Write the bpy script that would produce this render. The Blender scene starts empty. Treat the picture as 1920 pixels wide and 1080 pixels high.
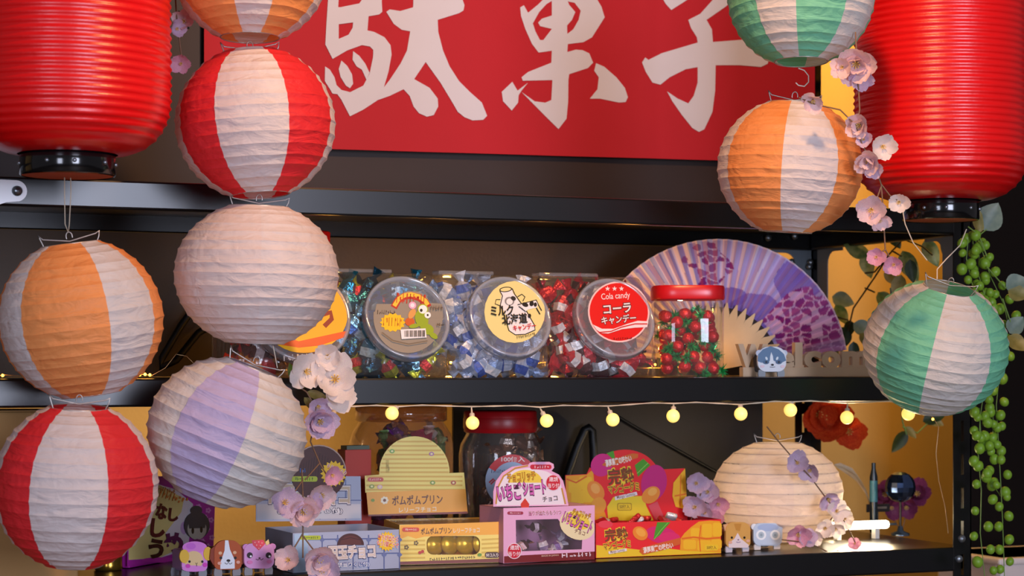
import bpy, bmesh, math, random
from mathutils import Vector, Matrix, noise as mnoise
from mathutils.geometry import tessellate_polygon

SC = bpy.context.scene
COL = SC.collection
PI = math.pi
# ------------------------------------------------------------------ camera
HC = 1.35                       # lens height, a little above the middle shelf
F = 3800.0                      # focal length in pixels of the 1920 px frame
TH = math.radians(22.8)         # the rack is turned this much from square-on
YH = 688.0                      # row of the horizon
CAM = Vector((0, 0, HC))
FW = Vector((math.sin(TH), math.cos(TH), 0)); RT = Vector((math.cos(TH), -math.sin(TH), 0)); UP = Vector((0, 0, 1))
cam = bpy.data.cameras.new('camera'); camo = bpy.data.objects.new('camera', cam); COL.objects.link(camo)
camo.location = CAM; camo.rotation_euler = (PI/2, 0, -TH)
cam.lens = F/1920*36; cam.sensor_width = 36; cam.shift_y = (YH-540)/1920; cam.clip_start = .05
cam.dof.use_dof = True; cam.dof.focus_distance = 2.9; cam.dof.aperture_fstop = 7
SC.camera = camo
SC.view_settings.view_transform = 'Standard'; SC.view_settings.look = 'None'
SC.view_settings.exposure = -0.06; SC.view_settings.gamma = 1.0; SC.view_settings.use_curve_mapping = False
# ------------------------------------------------------------------ light
def lin(h):
    h = h.lstrip('#'); c = [int(h[i:i+2], 16)/255 for i in (0, 2, 4)]
    return tuple(x/12.92 if x <= .04045 else ((x+.055)/1.055)**2.4 for x in c) + (1.0,)
W = bpy.data.worlds.new('room light'); SC.world = W; W.use_nodes = True
W.node_tree.nodes['Background'].inputs[0].default_value = lin('#9a949a'); W.node_tree.nodes['Background'].inputs[1].default_value = .42
def lamp(name, kind, loc, energy, color, aim=None, **kw):
    l = bpy.data.lights.new(name, kind); o = bpy.data.objects.new(name, l); COL.objects.link(o)
    o.location = loc; l.energy = energy; l.color = lin(color)[:3]
    for k, v in kw.items(): setattr(l, k, v)
    if aim is not None: o.rotation_euler = (Vector(aim)-Vector(loc)).to_track_quat('-Z', 'Y').to_euler()
    return o
lamp('window_daylight', 'AREA', (1.25, -2.4, HC+.5), 150, '#dfe6ff', (1.1, 2.8, HC-.05), shape='RECTANGLE', size=1.3, size_y=1.9)
lamp('left_fill', 'AREA', (-1.6, -1.2, HC+.3), 44, '#dfe6ff', (.6, 2.8, HC), shape='RECTANGLE', size=.8, size_y=1.5)  # added cool fill from the left, no window of its own
lamp('ceiling_spot', 'SPOT', (1.0, 1.75, HC+1.05), 58, '#ffbf80', (1.25, 3.1, HC+.3), spot_size=math.radians(125), spot_blend=.9, shadow_soft_size=.05)
lamp('wall_lamp', 'AREA', (2.15, 3.45, HC+.95), 15, '#ffc548', (2.15, 3.9, HC+.1), shape='RECTANGLE', size=.9, size_y=.2)
lamp('wall_lamp_low', 'AREA', (.95, 3.55, HC-.02), 1.5, '#ffe2bc', (.75, 3.9, HC-.3), shape='RECTANGLE', size=.5, size_y=.1)

# ------------------------------------------------------------------ projection helpers: pixel of the photo -> place in the room
def ray(px, py): return FW + RT*((px-960)/F) + UP*((YH-py)/F)
def at_depth(px, py, z): return CAM + ray(px, py)*z
def at_Y(px, py, Y):
    d = ray(px, py); return CAM + d*(Y/d.y)
def at_Z(px, py, Z):
    d = ray(px, py); return CAM + d*((Z-HC)/d.z)
def at_X(px, py, X):
    d = ray(px, py); return CAM + d*(X/d.x)
def depth(p): return (Vector(p)-CAM).dot(FW)
def on_plane(px, py, M):
    """local x, z where the sight line meets the y=0 plane of frame M"""
    Mi = M.inverted(); o = Mi @ CAM; d = Mi.to_3x3() @ ray(px, py)
    p = o + d*(-o.y/d.y); return (p.x, p.z)
def T(x=0, y=0, z=0): return Matrix.Translation((x, y, z))
def RX(a): return Matrix.Rotation(a, 4, 'X')
def RY(a): return Matrix.Rotation(a, 4, 'Y')
def RZ(a): return Matrix.Rotation(a, 4, 'Z')
def faceyaw(p):
    """yaw that turns local -Y toward the lens"""
    d = CAM-Vector(p); return math.atan2(d.x, -d.y)

# ------------------------------------------------------------------ materials
_mats = {}
def mat(hexc, rough=.5, metal=0.0, noise=0.0, nscale=30, bump=0.0, bscale=80, spec=.5, sub=0, alpha=1, emit=None, es=1.0, name=None, coat=0, sheen=0):
    key = ('m', hexc, rough, metal, noise, nscale, bump, bscale, spec, emit, es, coat)
    if key in _mats: return _mats[key]
    m = bpy.data.materials.new(name or 'paint ' + hexc); m.use_nodes = True
    nt = m.node_tree; b = nt.nodes['Principled BSDF']
    b.inputs['Base Color'].default_value = lin(hexc); b.inputs['Roughness'].default_value = rough
    b.inputs['Metallic'].default_value = metal; b.inputs['Specular IOR Level'].default_value = spec
    b.inputs['Coat Weight'].default_value = coat
    if emit: b.inputs['Emission Color'].default_value = lin(emit); b.inputs['Emission Strength'].default_value = es
    if noise or bump:
        tc = nt.nodes.new('ShaderNodeTexCoord')
        if noise:
            n = nt.nodes.new('ShaderNodeTexNoise'); n.inputs['Scale'].default_value = nscale; n.inputs['Detail'].default_value = 4
            nt.links.new(tc.outputs['Object'], n.inputs['Vector'])
            mx = nt.nodes.new('ShaderNodeMix'); mx.data_type = 'RGBA'
            c = lin(hexc); mx.inputs[6].default_value = tuple(x*(1-noise) for x in c[:3])+(1,); mx.inputs[7].default_value = tuple(min(1, x*(1+noise)) for x in c[:3])+(1,)
            nt.links.new(n.outputs[0], mx.inputs[0]); nt.links.new(mx.outputs[2], b.inputs['Base Color'])
        if bump:
            n2 = nt.nodes.new('ShaderNodeTexNoise'); n2.inputs['Scale'].default_value = bscale; n2.inputs['Detail'].default_value = 3
            nt.links.new(tc.outputs['Object'], n2.inputs['Vector'])
            bp = nt.nodes.new('ShaderNodeBump'); bp.inputs['Strength'].default_value = bump; bp.inputs['Distance'].default_value = .004
            nt.links.new(n2.outputs[0], bp.inputs['Height']); nt.links.new(bp.outputs[0], b.inputs['Normal'])
    _mats[key] = m; return m
def paper(hexc, trans=.3):
    """crinkled translucent tissue paper"""
    key = ('p', hexc, trans)
    if key in _mats: return _mats[key]
    m = bpy.data.materials.new('tissue paper ' + hexc); m.use_nodes = True; nt = m.node_tree; N = nt.nodes; L = nt.links
    b = N['Principled BSDF']; b.inputs['Roughness'].default_value = .55; b.inputs['Specular IOR Level'].default_value = .35
    tc = N.new('ShaderNodeTexCoord')
    n = N.new('ShaderNodeTexNoise'); n.inputs['Scale'].default_value = 38; n.inputs['Detail'].default_value = 6; n.inputs['Roughness'].default_value = .65
    L.new(tc.outputs['Object'], n.inputs['Vector'])
    mx = N.new('ShaderNodeMix'); mx.data_type = 'RGBA'; c = lin(hexc)
    mx.inputs[6].default_value = tuple(x*.86 for x in c[:3])+(1,); mx.inputs[7].default_value = tuple(min(1, x*1.1) for x in c[:3])+(1,)
    L.new(n.outputs[0], mx.inputs[0]); L.new(mx.outputs[2], b.inputs['Base Color'])
    # creases: stretched ridged noise + fine crumple
    mp = N.new('ShaderNodeMapping'); mp.inputs['Scale'].default_value = (22, 22, 70); mp.inputs['Rotation'].default_value = (.35, .25, 0)
    L.new(tc.outputs['Object'], mp.inputs['Vector'])
    w1 = N.new('ShaderNodeTexNoise'); w1.inputs['Scale'].default_value = 1.0; w1.inputs['Detail'].default_value = 3; w1.inputs['Distortion'].default_value = 1.2
    L.new(mp.outputs[0], w1.inputs['Vector'])
    v = N.new('ShaderNodeTexVoronoi'); v.feature = 'DISTANCE_TO_EDGE'; v.inputs['Scale'].default_value = 55; L.new(tc.outputs['Object'], v.inputs['Vector'])
    ad = N.new('ShaderNodeMath'); ad.operation = 'MULTIPLY_ADD'; ad.inputs[1].default_value = .35
    L.new(v.outputs['Distance'], ad.inputs[0]); L.new(w1.outputs[0], ad.inputs[2])
    bp = N.new('ShaderNodeBump'); bp.inputs['Strength'].default_value = .55; bp.inputs['Distance'].default_value = .006
    L.new(ad.outputs[0], bp.inputs['Height']); L.new(bp.outputs[0], b.inputs['Normal'])
    tr = N.new('ShaderNodeBsdfTranslucent'); L.new(mx.outputs[2], tr.inputs['Color']); L.new(bp.outputs[0], tr.inputs['Normal'])
    ms = N.new('ShaderNodeMixShader'); ms.inputs[0].default_value = trans
    L.new(b.outputs[0], ms.inputs[1]); L.new(tr.outputs[0], ms.inputs[2]); L.new(ms.outputs[0], N['Material Output'].inputs[0])
    _mats[key] = m; return m
def clear(hexc='#ffffff', tint=.06, gloss=.9, rough=.08, base=.05, bump=.08):
    """thin clear plastic: see-through, with grazing reflections"""
    key = ('c', hexc, tint, gloss, rough, base, bump)
    if key in _mats: return _mats[key]
    m = bpy.data.materials.new('clear plastic ' + hexc); m.use_nodes = True; nt = m.node_tree; N = nt.nodes; L = nt.links
    N.remove(N['Principled BSDF'])
    tp = N.new('ShaderNodeBsdfTransparent'); tp.inputs[0].default_value = tuple(1-(1-x)*.5 for x in lin(hexc)[:3])+(1,)
    df = N.new('ShaderNodeBsdfDiffuse'); df.inputs[0].default_value = lin(hexc)
    gl = N.new('ShaderNodeBsdfGlossy'); gl.inputs['Roughness'].default_value = rough; gl.inputs[0].default_value = (1, 1, 1, 1)
    m1 = N.new('ShaderNodeMixShader'); m1.inputs[0].default_value = tint; L.new(tp.outputs[0], m1.inputs[1]); L.new(df.outputs[0], m1.inputs[2])
    lw = N.new('ShaderNodeLayerWeight'); lw.inputs['Blend'].default_value = .35
    tc = N.new('ShaderNodeTexCoord'); nz = N.new('ShaderNodeTexNoise'); nz.inputs['Scale'].default_value = 45; L.new(tc.outputs['Object'], nz.inputs['Vector'])
    bp = N.new('ShaderNodeBump'); bp.inputs['Strength'].default_value = bump; bp.inputs['Distance'].default_value = .004; L.new(nz.outputs[0], bp.inputs['Height'])
    L.new(bp.outputs[0], gl.inputs['Normal'])
    mul = N.new('ShaderNodeMath'); mul.operation = 'MULTIPLY_ADD'; mul.inputs[1].default_value = gloss*.6; mul.inputs[2].default_value = base
    L.new(lw.outputs['Facing'], mul.inputs[0])
    m2 = N.new('ShaderNodeMixShader'); L.new(mul.outputs[0], m2.inputs[0]); L.new(m1.outputs[0], m2.inputs[1]); L.new(gl.outputs[0], m2.inputs[2])
    L.new(m2.outputs[0], N['Material Output'].inputs[0]); _mats[key] = m; return m
def leafmat(hexc, h2, scale=60, rough=.45, trans=.25):
    key = ('l', hexc, h2, scale)
    if key in _mats: return _mats[key]
    m = bpy.data.materials.new('leaf ' + hexc); m.use_nodes = True; nt = m.node_tree; N = nt.nodes; L = nt.links
    b = N['Principled BSDF']; b.inputs['Roughness'].default_value = rough
    tc = N.new('ShaderNodeTexCoord'); n = N.new('ShaderNodeTexNoise'); n.inputs['Scale'].default_value = scale; n.inputs['Detail'].default_value = 3
    L.new(tc.outputs['Object'], n.inputs['Vector'])
    r = N.new('ShaderNodeValToRGB'); r.color_ramp.elements[0].position = .4; r.color_ramp.elements[1].position = .62
    r.color_ramp.elements[0].color = lin(hexc); r.color_ramp.elements[1].color = lin(h2)
    L.new(n.outputs[0], r.inputs[0]); L.new(r.outputs[0], b.inputs['Base Color'])
    tr = N.new('ShaderNodeBsdfTranslucent'); L.new(r.outputs[0], tr.inputs[0])
    ms = N.new('ShaderNodeMixShader'); ms.inputs[0].default_value = trans; L.new(b.outputs[0], ms.inputs[1]); L.new(tr.outputs[0], ms.inputs[2])
    L.new(ms.outputs[0], N['Material Output'].inputs[0]); _mats[key] = m; return m

# ------------------------------------------------------------------ mesh builder
class MB:
    def __init__(s, m=None): s.v = []; s.f = []; s.mi = []; s.mats = []; s.cur = 0; s.sm = []; s.smooth = False; s.use(m) if m else None
    def use(s, m):
        if m not in s.mats: s.mats.append(m)
        s.cur = s.mats.index(m); return s
    def add(s, vs, fs, M=None, smooth=None):
        n = len(s.v); s.v += [tuple(M @ Vector(p)) if M else tuple(p) for p in vs]
        for f in fs: s.f.append([n+i for i in f]); s.mi.append(s.cur); s.sm.append(s.smooth if smooth is None else smooth)
        return s
    def box(s, a, b, M=None):
        (x0, y0, z0), (x1, y1, z1) = a, b
        vs = [(x0,y0,z0),(x1,y0,z0),(x1,y1,z0),(x0,y1,z0),(x0,y0,z1),(x1,y0,z1),(x1,y1,z1),(x0,y1,z1)]
        return s.add(vs, [(0,3,2,1),(4,5,6,7),(0,1,5,4),(1,2,6,5),(2,3,7,6),(3,0,4,7)], M, False)
    def bbox(s, a, b, bev=.002, M=None):
        """box with chamfered edges"""
        bm = bmesh.new(); bmesh.ops.create_cube(bm, size=1)
        for v in bm.verts: v.co = Vector([a[i]+(v.co[i]+.5)*(b[i]-a[i]) for i in range(3)])
        bmesh.ops.bevel(bm, geom=bm.edges[:], offset=bev, segments=2, affect='EDGES', profile=.5)
        return s.bm(bm, M)
    def bm(s, bm, M=None, smooth=None):
        bm.verts.index_update()
        s.add([v.co[:] for v in bm.verts], [[v.index for v in f.verts] for f in bm.faces], M, smooth); bm.free(); return s
    def lathe(s, prof, n=32, M=None, smooth=True, cap0=False, cap1=False, a0=0, a1=2*PI):
        full = abs(a1-a0-2*PI) < 1e-6; k = n if full else n+1; vs = []; fs = []
        for r, z in prof:
            for i in range(k): a = a0+(a1-a0)*i/n; vs.append((r*math.cos(a), r*math.sin(a), z))
        for j in range(len(prof)-1):
            for i in range(n):
                i2 = (i+1) % k; fs.append((j*k+i, j*k+i2, (j+1)*k+i2, (j+1)*k+i))
        s.add(vs, fs, M, smooth)
        if cap0: s.add([vs[i] for i in range(k)][::-1], [list(range(k))], M, False)
        if cap1: s.add(vs[-k:], [list(range(k))], M, False)
        return s
    def sphere(s, c, r, nu=12, nv=8, M=None, sq=(1, 1, 1)):
        vs = [(0, 0, 1)]; fs = []
        for j in range(1, nv):
            for i in range(nu): a = 2*PI*i/nu; t = PI*j/nv; vs.append((math.sin(t)*math.cos(a), math.sin(t)*math.sin(a), math.cos(t)))
        vs.append((0, 0, -1)); e = len(vs)-1
        for i in range(nu):
            fs.append((0, 1+i, 1+(i+1) % nu)); fs.append((e, 1+(nv-2)*nu+(i+1) % nu, 1+(nv-2)*nu+i))
            for j in range(nv-2): fs.append((1+j*nu+i, 1+(j+1)*nu+i, 1+(j+1)*nu+(i+1) % nu, 1+j*nu+(i+1) % nu))
        return s.add([(c[0]+x*r*sq[0], c[1]+y*r*sq[1], c[2]+z*r*sq[2]) for x, y, z in vs], fs, M, True)
    def tube(s, pts, r, n=6, M=None, cap=True):
        pts = [Vector(p) for p in pts]; k = len(pts); vs = []; fs = []; up = None
        rr = r if isinstance(r, (list, tuple)) else [r]*k
        for j in range(k):
            d = (pts[min(j+1, k-1)]-pts[max(j-1, 0)]).normalized()
            if up is None: up = d.orthogonal().normalized()
            up = (up-d*up.dot(d)); up = up.normalized() if up.length > 1e-5 else d.orthogonal().normalized(); w = d.cross(up)
            for i in range(n): a = 2*PI*i/n; vs.append(pts[j]+(up*math.cos(a)+w*math.sin(a))*rr[j])
        for j in range(k-1):
            for i in range(n): fs.append((j*n+i, j*n+(i+1) % n, (j+1)*n+(i+1) % n, (j+1)*n+i))
        s.add(vs, fs, M, True)
        if cap: s.add(vs[:n][::-1], [list(range(n))], M, False); s.add(vs[-n:], [list(range(n))], M, False)
        return s
    def plate(s, loops, t=0.0, M=None, y=0.0):
        """flat outline (first loop) with holes (the others) in the xz plane at y; t thickens it backwards (+y)"""
        fl = [p for l in loops for p in l]
        tri = tessellate_polygon([[Vector((p[0], p[1], 0)) for p in l] for l in loops])
        out = []
        for a, b, c in tri:
            A, B, Cc = fl[a], fl[b], fl[c]; cr = (B[0]-A[0])*(Cc[1]-A[1])-(B[1]-A[1])*(Cc[0]-A[0])
            out.append((a, b, c) if cr > 0 else (a, c, b))
        s.add([(p[0], y, p[1]) for p in fl], out, M, False)
        if t:
            s.add([(p[0], y+t, p[1]) for p in fl], [f[::-1] for f in out], M, False); k = 0
            for l in loops:
                n = len(l); s.add([(p[0], y, p[1]) for p in l]+[(p[0], y+t, p[1]) for p in l], [(i, (i+1) % n, n+(i+1) % n, n+i) for i in range(n)], M, False)
        return s
def build(name, mb, parent=None, label=None):
    me = bpy.data.meshes.new(name); me.from_pydata(mb.v, [], mb.f)
    for m in mb.mats: me.materials.append(m)
    me.polygons.foreach_set('material_index', mb.mi); me.polygons.foreach_set('use_smooth', mb.sm); me.update()
    o = bpy.data.objects.new(name, me); COL.objects.link(o)
    if parent is not None: o.parent = parent
    if label: o['label'] = label
    return o
def tag(o, label, cat, group=None):
    o['label'] = label; o['category'] = cat
    if group: o['group'] = group
    return o
def thing(name, label, cat, M=None, group=None):
    o = bpy.data.objects.new(name, None); COL.objects.link(o); o.empty_display_size = .02
    if M is not None: o.location = M.to_translation(); o.rotation_euler = M.to_euler()
    return tag(o, label, cat, group)
def struct(name, mb):
    o = build(name, mb); o['kind'] = 'structure'; return o
def copy_obj(o, parent, M=None):
    c = o.copy(); COL.objects.link(c); c.parent = parent
    if M is not None: c.matrix_basis = M
    return c

# ------------------------------------------------------------------ lettering and flat print
_txt = {}
def glyphs(body, bold=0.0):
    key = (body, bold)
    if key not in _txt:
        cu = bpy.data.curves.new('t', 'FONT'); cu.body = body; cu.offset = bold; cu.resolution_u = 3
        cu.align_x = 'CENTER'
        o = bpy.data.objects.new('t', cu); COL.objects.link(o)
        bpy.context.view_layer.update(); dg = bpy.context.evaluated_depsgraph_get(); me = bpy.data.meshes.new_from_object(o.evaluated_get(dg))
        vs = [(v.co.x, v.co.y) for v in me.vertices]; fs = [list(p.vertices) for p in me.polygons]
        bpy.data.objects.remove(o); bpy.data.curves.remove(cu); bpy.data.meshes.remove(me)
        xs = [v[0] for v in vs]; ys = [v[1] for v in vs]; x0, x1, y0, y1 = min(xs), max(xs), min(ys), max(ys)
        _txt[key] = ([(x-(x0+x1)/2, y-(y0+y1)/2) for x, y in vs], fs, x1-x0, y1-y0)
    return _txt[key]
class Face:
    """flat print laid out on the y=0 plane of frame L (in the thing's space); photo pixels give the places on it"""
    def __init__(s, th, ML, L, host=None, dy=.00004):
        s.th = th; s.L = L; s.M = ML @ L; s.host = host or th; s.k = 1; s.dy = dy; s.art = MB(); s.inks = []; s.rg = .42
    def lo(s): s.k += 1; return -s.dy*s.k
    def p(s, x, y): return on_plane(x, y, s.M)
    def poly(s, pts, hexc, holes=(), **kw):
        m = hexc if not isinstance(hexc, str) else mat(hexc, s.rg, **kw)
        s.art.use(m).plate([[s.p(*q) for q in pts]]+[[s.p(*q) for q in h] for h in holes], 0, s.L, s.lo()); return s
    def ell(s, cx, cy, rx, ry, hexc, rot=0, n=24, a0=0, a1=360, **kw):
        pts = []
        for i in range(n+(0 if a1-a0 >= 360 else 1)):
            a = math.radians(a0+(a1-a0)*i/n); x, y = rx*math.cos(a), ry*math.sin(a); r = math.radians(rot)
            pts.append((cx+x*math.cos(r)-y*math.sin(r), cy+x*math.sin(r)+y*math.cos(r)))
        return s.poly(pts, hexc, **kw)
    def burst(s, cx, cy, r0, r1, n, hexc, sx=1):
        return s.poly([(cx+(r0 if i % 2 else r1)*math.cos(PI*i/n)*sx, cy+(r0 if i % 2 else r1)*math.sin(PI*i/n)) for i in range(2*n)], hexc)
    def rr(s, x0, y0, x1, y1, r, hexc, skew=0):
        pts = []
        for cx, cy, a in ((x1-r, y0+r, -90), (x1-r, y1-r, 0), (x0+r, y1-r, 90), (x0+r, y0+r, 180)):
            for i in range(5): t = math.radians(a+90*i/4); X = cx+r*math.cos(t); pts.append((X, cy+r*math.sin(t)+skew*(X-x0)))
        return s.poly(pts, hexc)
    def line(s, pts, w, hexc):
        """brush line of width w px through pixel points"""
        a = []; b = []
        for i, q in enumerate(pts):
            p0 = pts[max(i-1, 0)]; p1 = pts[min(i+1, len(pts)-1)]; dx, dy = p1[0]-p0[0], p1[1]-p0[1]; l = math.hypot(dx, dy) or 1
            a.append((q[0]-dy/l*w/2, q[1]+dx/l*w/2)); b.append((q[0]+dy/l*w/2, q[1]-dx/l*w/2))
        m = mat(hexc, s.rg); y = s.lo(); n = len(pts)
        P = [s.p(*q) for q in a]+[s.p(*q) for q in b]
        s.art.use(m).add([(q[0], y, q[1]) for q in P], [(i, i+1, n+i+1, n+i) for i in range(n-1)], s.L); return s
    def text(s, body, x0, y0, x1, y1, hexc, rot=0, bold=.012, out=None, ow=.05, out2=None, ow2=.09):
        """letters filling the pixel box (x0..x1, y0..y1), turned by rot degrees (clockwise positive, as seen)"""
        lay = ([(out2, bold+ow2)] if out2 else []) + ([(out, bold+ow)] if out else []) + [(hexc, bold)]
        vs0, _, w0, h0 = glyphs(body, bold); cx, cy = (x0+x1)/2, (y0+y1)/2; r = math.radians(rot)
        s.inks.append(MB())
        for hx, bd in lay:
            vs, fs, _, _ = glyphs(body, bd); y = s.lo(); P = []; ink = s.inks[-1]
            for vx, vy in vs:
                X = vx/w0*(x1-x0); Yv = -vy/h0*(y1-y0)
                P.append(s.p(cx+X*math.cos(r)-Yv*math.sin(r), cy+X*math.sin(r)+Yv*math.cos(r)))
            ink.use(mat(hx, s.rg)).add([(q[0], y, q[1]) for q in P], fs, s.L)
        return s
    def scrib(s, x0, y0, x1, y1, hexc, n=8, rot=0, seed=1):
        """a line of print too small to read: short strokes"""
        rd = random.Random(seed); cx, cy = (x0+x1)/2, (y0+y1)/2; r = math.radians(rot); w = (x1-x0)/n; m = mat(hexc, s.rg); y = s.lo(); s.art.use(m)
        for i in range(n):
            for _ in range(2):
                a = x0+w*i+rd.random()*w*.3; b = a+w*(.3+.4*rd.random()); c = y0+(y1-y0)*rd.random()*.7; d = c+(y1-y0)*.28
                q = [(a, c), (b, c), (b, d), (a, d)] if rd.random() < .6 else [(a, y0), (a+w*.22, y0), (a+w*.22, y1), (a, y1)]
                q = [s.p(cx+(X-cx)*math.cos(r)-(Y-cy)*math.sin(r), cy+(X-cx)*math.sin(r)+(Y-cy)*math.cos(r)) for X, Y in q]
                s.art.add([(k[0], y, k[1]) for k in q], [(0, 3, 2, 1)], s.L)
        return s
    def done(s, art='front_print'):
        if s.art.f: build(art, s.art, s.host)
        for k in s.inks: build('lettering', k, s.host)
# ------------------------------------------------------------------ room shell
Y0 = 2.76; YB = 3.26                       # front and back of the rack
ZB = HC-.293; ZM = HC-.0158; ZT = HC+.2545  # tops of its three shelves
LIP = .039
XL = -.35; XR = at_Y(1821, 700, Y0).x
gold = mat('#c99f58', .75, noise=.12, nscale=5, bump=.15, bscale=120, name='gold wall paper')
darkwall = mat('#120804', .85, spec=.2, noise=.15, nscale=6, name='dark brown wall')
struct('wall_back', MB(gold).box((-4.5, 3.9, 0), (6.5, 3.98, 3.2)))
xd = at_Y(1809, 700, 3.42).x
struct('wall_right', MB(darkwall).box((xd, 3.42, 0), (6.5, 3.44, 3.2)))
struct('floor', MB(mat('#6b5a48', .6, noise=.15, nscale=4, name='floor boards')).box((-4.5, -4, -.05), (6.5, 4, 0)))
# ------------------------------------------------------------------ steel rack
black = mat('#08080a', .28, noise=.2, nscale=25, spec=.55, name='black powder coat')
zinc = mat('#9aa0a6', .35, metal=.85, name='zinc plated steel')
sheen_grey = mat('#7d8994', .4, noise=.1, nscale=12, spec=.6, name='gusset steel with painted sheen')  # lighter grey puts the sheen of black steel into the colour
rack = thing('steel_rack', 'black slotted steel rack carrying three shelves of sweets and lanterns', 'shelf rack', T(0, Y0, 0))
def slotted_post(x0, x1, yf, yi, xin):
    """L-angle post: flange x0..x1 at yf, side flange toward yi at xin"""
    xc = (x0+x1)/2; w = .0026; z = .52; ya, yb = min(yf, yf+.002), max(yf, yf+.002)
    m = MB(black).box((x0, ya, 0), (xc-w, yb, 2.35)).box((xc+w, ya, 0), (x1, yb, 2.35)).box((xc-w, ya, 0), (xc+w, yb, z))
    for k in range(33): m.box((xc-w, ya, z+.034), (xc+w, yb, z+.0545 if k < 32 else 2.35)); z += .0545
    m.box((xin, min(yf, yi), 0), (xin+.002, max(yf, yi), 2.35)); return m
fw = .0345
build('post', slotted_post(XR-fw, XR, 0, .034, XR-.002), rack)
build('post', slotted_post(XR-fw, XR, YB-Y0-.002, YB-Y0-.036, XR-.002), rack)
build('post', slotted_post(XL, XL+fw, 0, .034, XL), rack)
build('post', slotted_post(XL, XL+fw, YB-Y0-.002, YB-Y0-.036, XL), rack)
for nm, z in (('bottom', ZB), ('middle', ZM), ('upper', ZT)):
    build('shelf_board', MB(black).box((XL+.003, .004, z-.012), (XR-.003, YB-Y0-.003, z-.0005)), rack)
    build('front_beam', MB(black).bbox((XL+fw*.5, -.004, z-LIP), (XR-fw, .014, z), .003), rack)
    build('rear_beam', MB(black).bbox((XL+.003, YB-Y0-.03, z-LIP), (XR-.003, YB-Y0-.004, z-.001), .003), rack)
    build('side_beam', MB(black).bbox((XR-.02, .016, z-LIP), (XR-.004, YB-Y0-.032, z-.001), .003), rack)
    build('side_beam', MB(black).bbox((XL+.004, .016, z-LIP), (XL+.02, YB-Y0-.032, z-.001), .003), rack)
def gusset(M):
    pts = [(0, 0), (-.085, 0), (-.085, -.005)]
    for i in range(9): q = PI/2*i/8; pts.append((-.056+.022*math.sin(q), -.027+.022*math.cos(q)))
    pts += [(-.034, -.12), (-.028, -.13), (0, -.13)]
    return MB(sheen_grey).plate([pts[::-1]], .002, M)
zg = ZT-LIP
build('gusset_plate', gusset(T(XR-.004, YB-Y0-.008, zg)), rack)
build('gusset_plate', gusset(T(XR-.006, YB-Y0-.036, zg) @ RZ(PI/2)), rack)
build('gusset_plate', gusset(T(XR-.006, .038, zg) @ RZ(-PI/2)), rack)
def bolt(M): return MB(zinc).lathe([(.0, .0055), (.004, .005), (.0062, .0025), (.0066, 0)], 12, M @ RX(PI/2))
for px, py, Y in ((1798, 1048, Y0), (1803, 1010, Y0)): build('bolt', bolt(T(*(at_Y(px, py, Y)-Vector((0, Y0, 0))))), rack)
for px, py in ((1490, 443), (1545, 441), (1440, 446)): build('bolt', bolt(T(*(at_Y(px, py, YB-.035)-Vector((0, Y0, 0))))), rack)
for px, py in ((1519, 492), (1517, 500), (1484, 491)): build('bolt', bolt(T(*(at_Y(px, py, YB-.012)-Vector((0, Y0, 0))))), rack)
# dark boards closing the back of the bays
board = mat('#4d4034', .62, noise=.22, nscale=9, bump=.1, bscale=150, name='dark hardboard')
xe = at_Y(1431, 600, 3.215).x
def backboard(x0, x1, z0, z1, label, y=3.215, bm_=None):
    o = build('backboard', MB(bm_ or board).box((0, 0, 0), (x1-x0, .006, z1-z0))); o.location = (x0, y, z0)
    tag(o, label, 'board', 'dark boards closing the back of the rack')
backboard(XL+.04, xe, ZM, ZT-LIP-.001, 'dark brown board closing the back of the middle bay behind the candy tubs')
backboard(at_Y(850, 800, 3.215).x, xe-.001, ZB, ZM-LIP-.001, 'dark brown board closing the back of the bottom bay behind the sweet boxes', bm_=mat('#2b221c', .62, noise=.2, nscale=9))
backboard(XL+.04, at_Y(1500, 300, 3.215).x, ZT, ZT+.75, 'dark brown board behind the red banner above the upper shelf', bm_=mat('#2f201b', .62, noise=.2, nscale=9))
# white arm with a screw at the rack's front
br = thing('wall_bracket', 'white painted metal arm with a round end and a screw', 'bracket', T(*at_Y(32, 358, Y0-.012)))
k = at_Y(32, 358, Y0-.012).z
pts = []
s = 2.7/F
for i in range(13): a = math.radians(90-15*i); pts.append((-.001+20*s*math.cos(a), 20*s*math.sin(a)))
pts += [(-20*s, -22*s), (-60*s, -36*s), (-110*s, -60*s), (-110*s, 20*s), (-60*s, 21*s)]
build('arm', MB(mat('#e8eaee', .3, spec=.6)).plate([pts[::-1]], .006), br)
build('screw', MB(mat('#70767c', .25, metal=.9)).lathe([(0, .006), (.004, .0055), (.0068, .003), (.0072, -.001)], 16, RX(PI/2)), br)

# ------------------------------------------------------------------ banner
YBN = 3.196
def rip(x): return .0012*math.sin(x*9+1)+.0009*math.sin(x*23)
ban = MB(mat('#bb0f1f', .75, noise=.05, nscale=14, bump=.06, bscale=400, name='red banner cloth')); ban.smooth = True
bx0 = at_Y(383, 300, YBN).x; bx1 = at_Y(1528, 300, YBN).x; nb = 90
zl = at_Y(383, 273, YBN).z; zmid = at_Y(960, 289, YBN).z; zr = at_Y(1528, 306, YBN).z
vs = []
for i in range(nb+1):
    t = i/nb; x = bx0+(bx1-bx0)*t; zb = zl+(zr-zl)*t+(zmid-(zl+zr)/2)*math.sin(PI*t)
    for j in range(5):
        z = zb+(HC+.86-zb)*j/4; cr = sum(.0007*max(0, 1-abs(x-c)/.012) for c in (bx0+.29*(bx1-bx0), bx0+.70*(bx1-bx0)))
        vs.append((x, YBN+rip(x)*(1-.15*j)-cr, z))
fs = [(i*5+j, (i+1)*5+j, (i+1)*5+j+1, i*5+j+1) for i in range(nb) for j in range(4)]
ban.add(vs, fs)
bo = build('shop_banner', ban); tag(bo, 'wide red cloth banner with large white brush-written characters', 'banner')
c2 = lambda P: [(480+x/2, y/2) for x, y in P]
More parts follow.
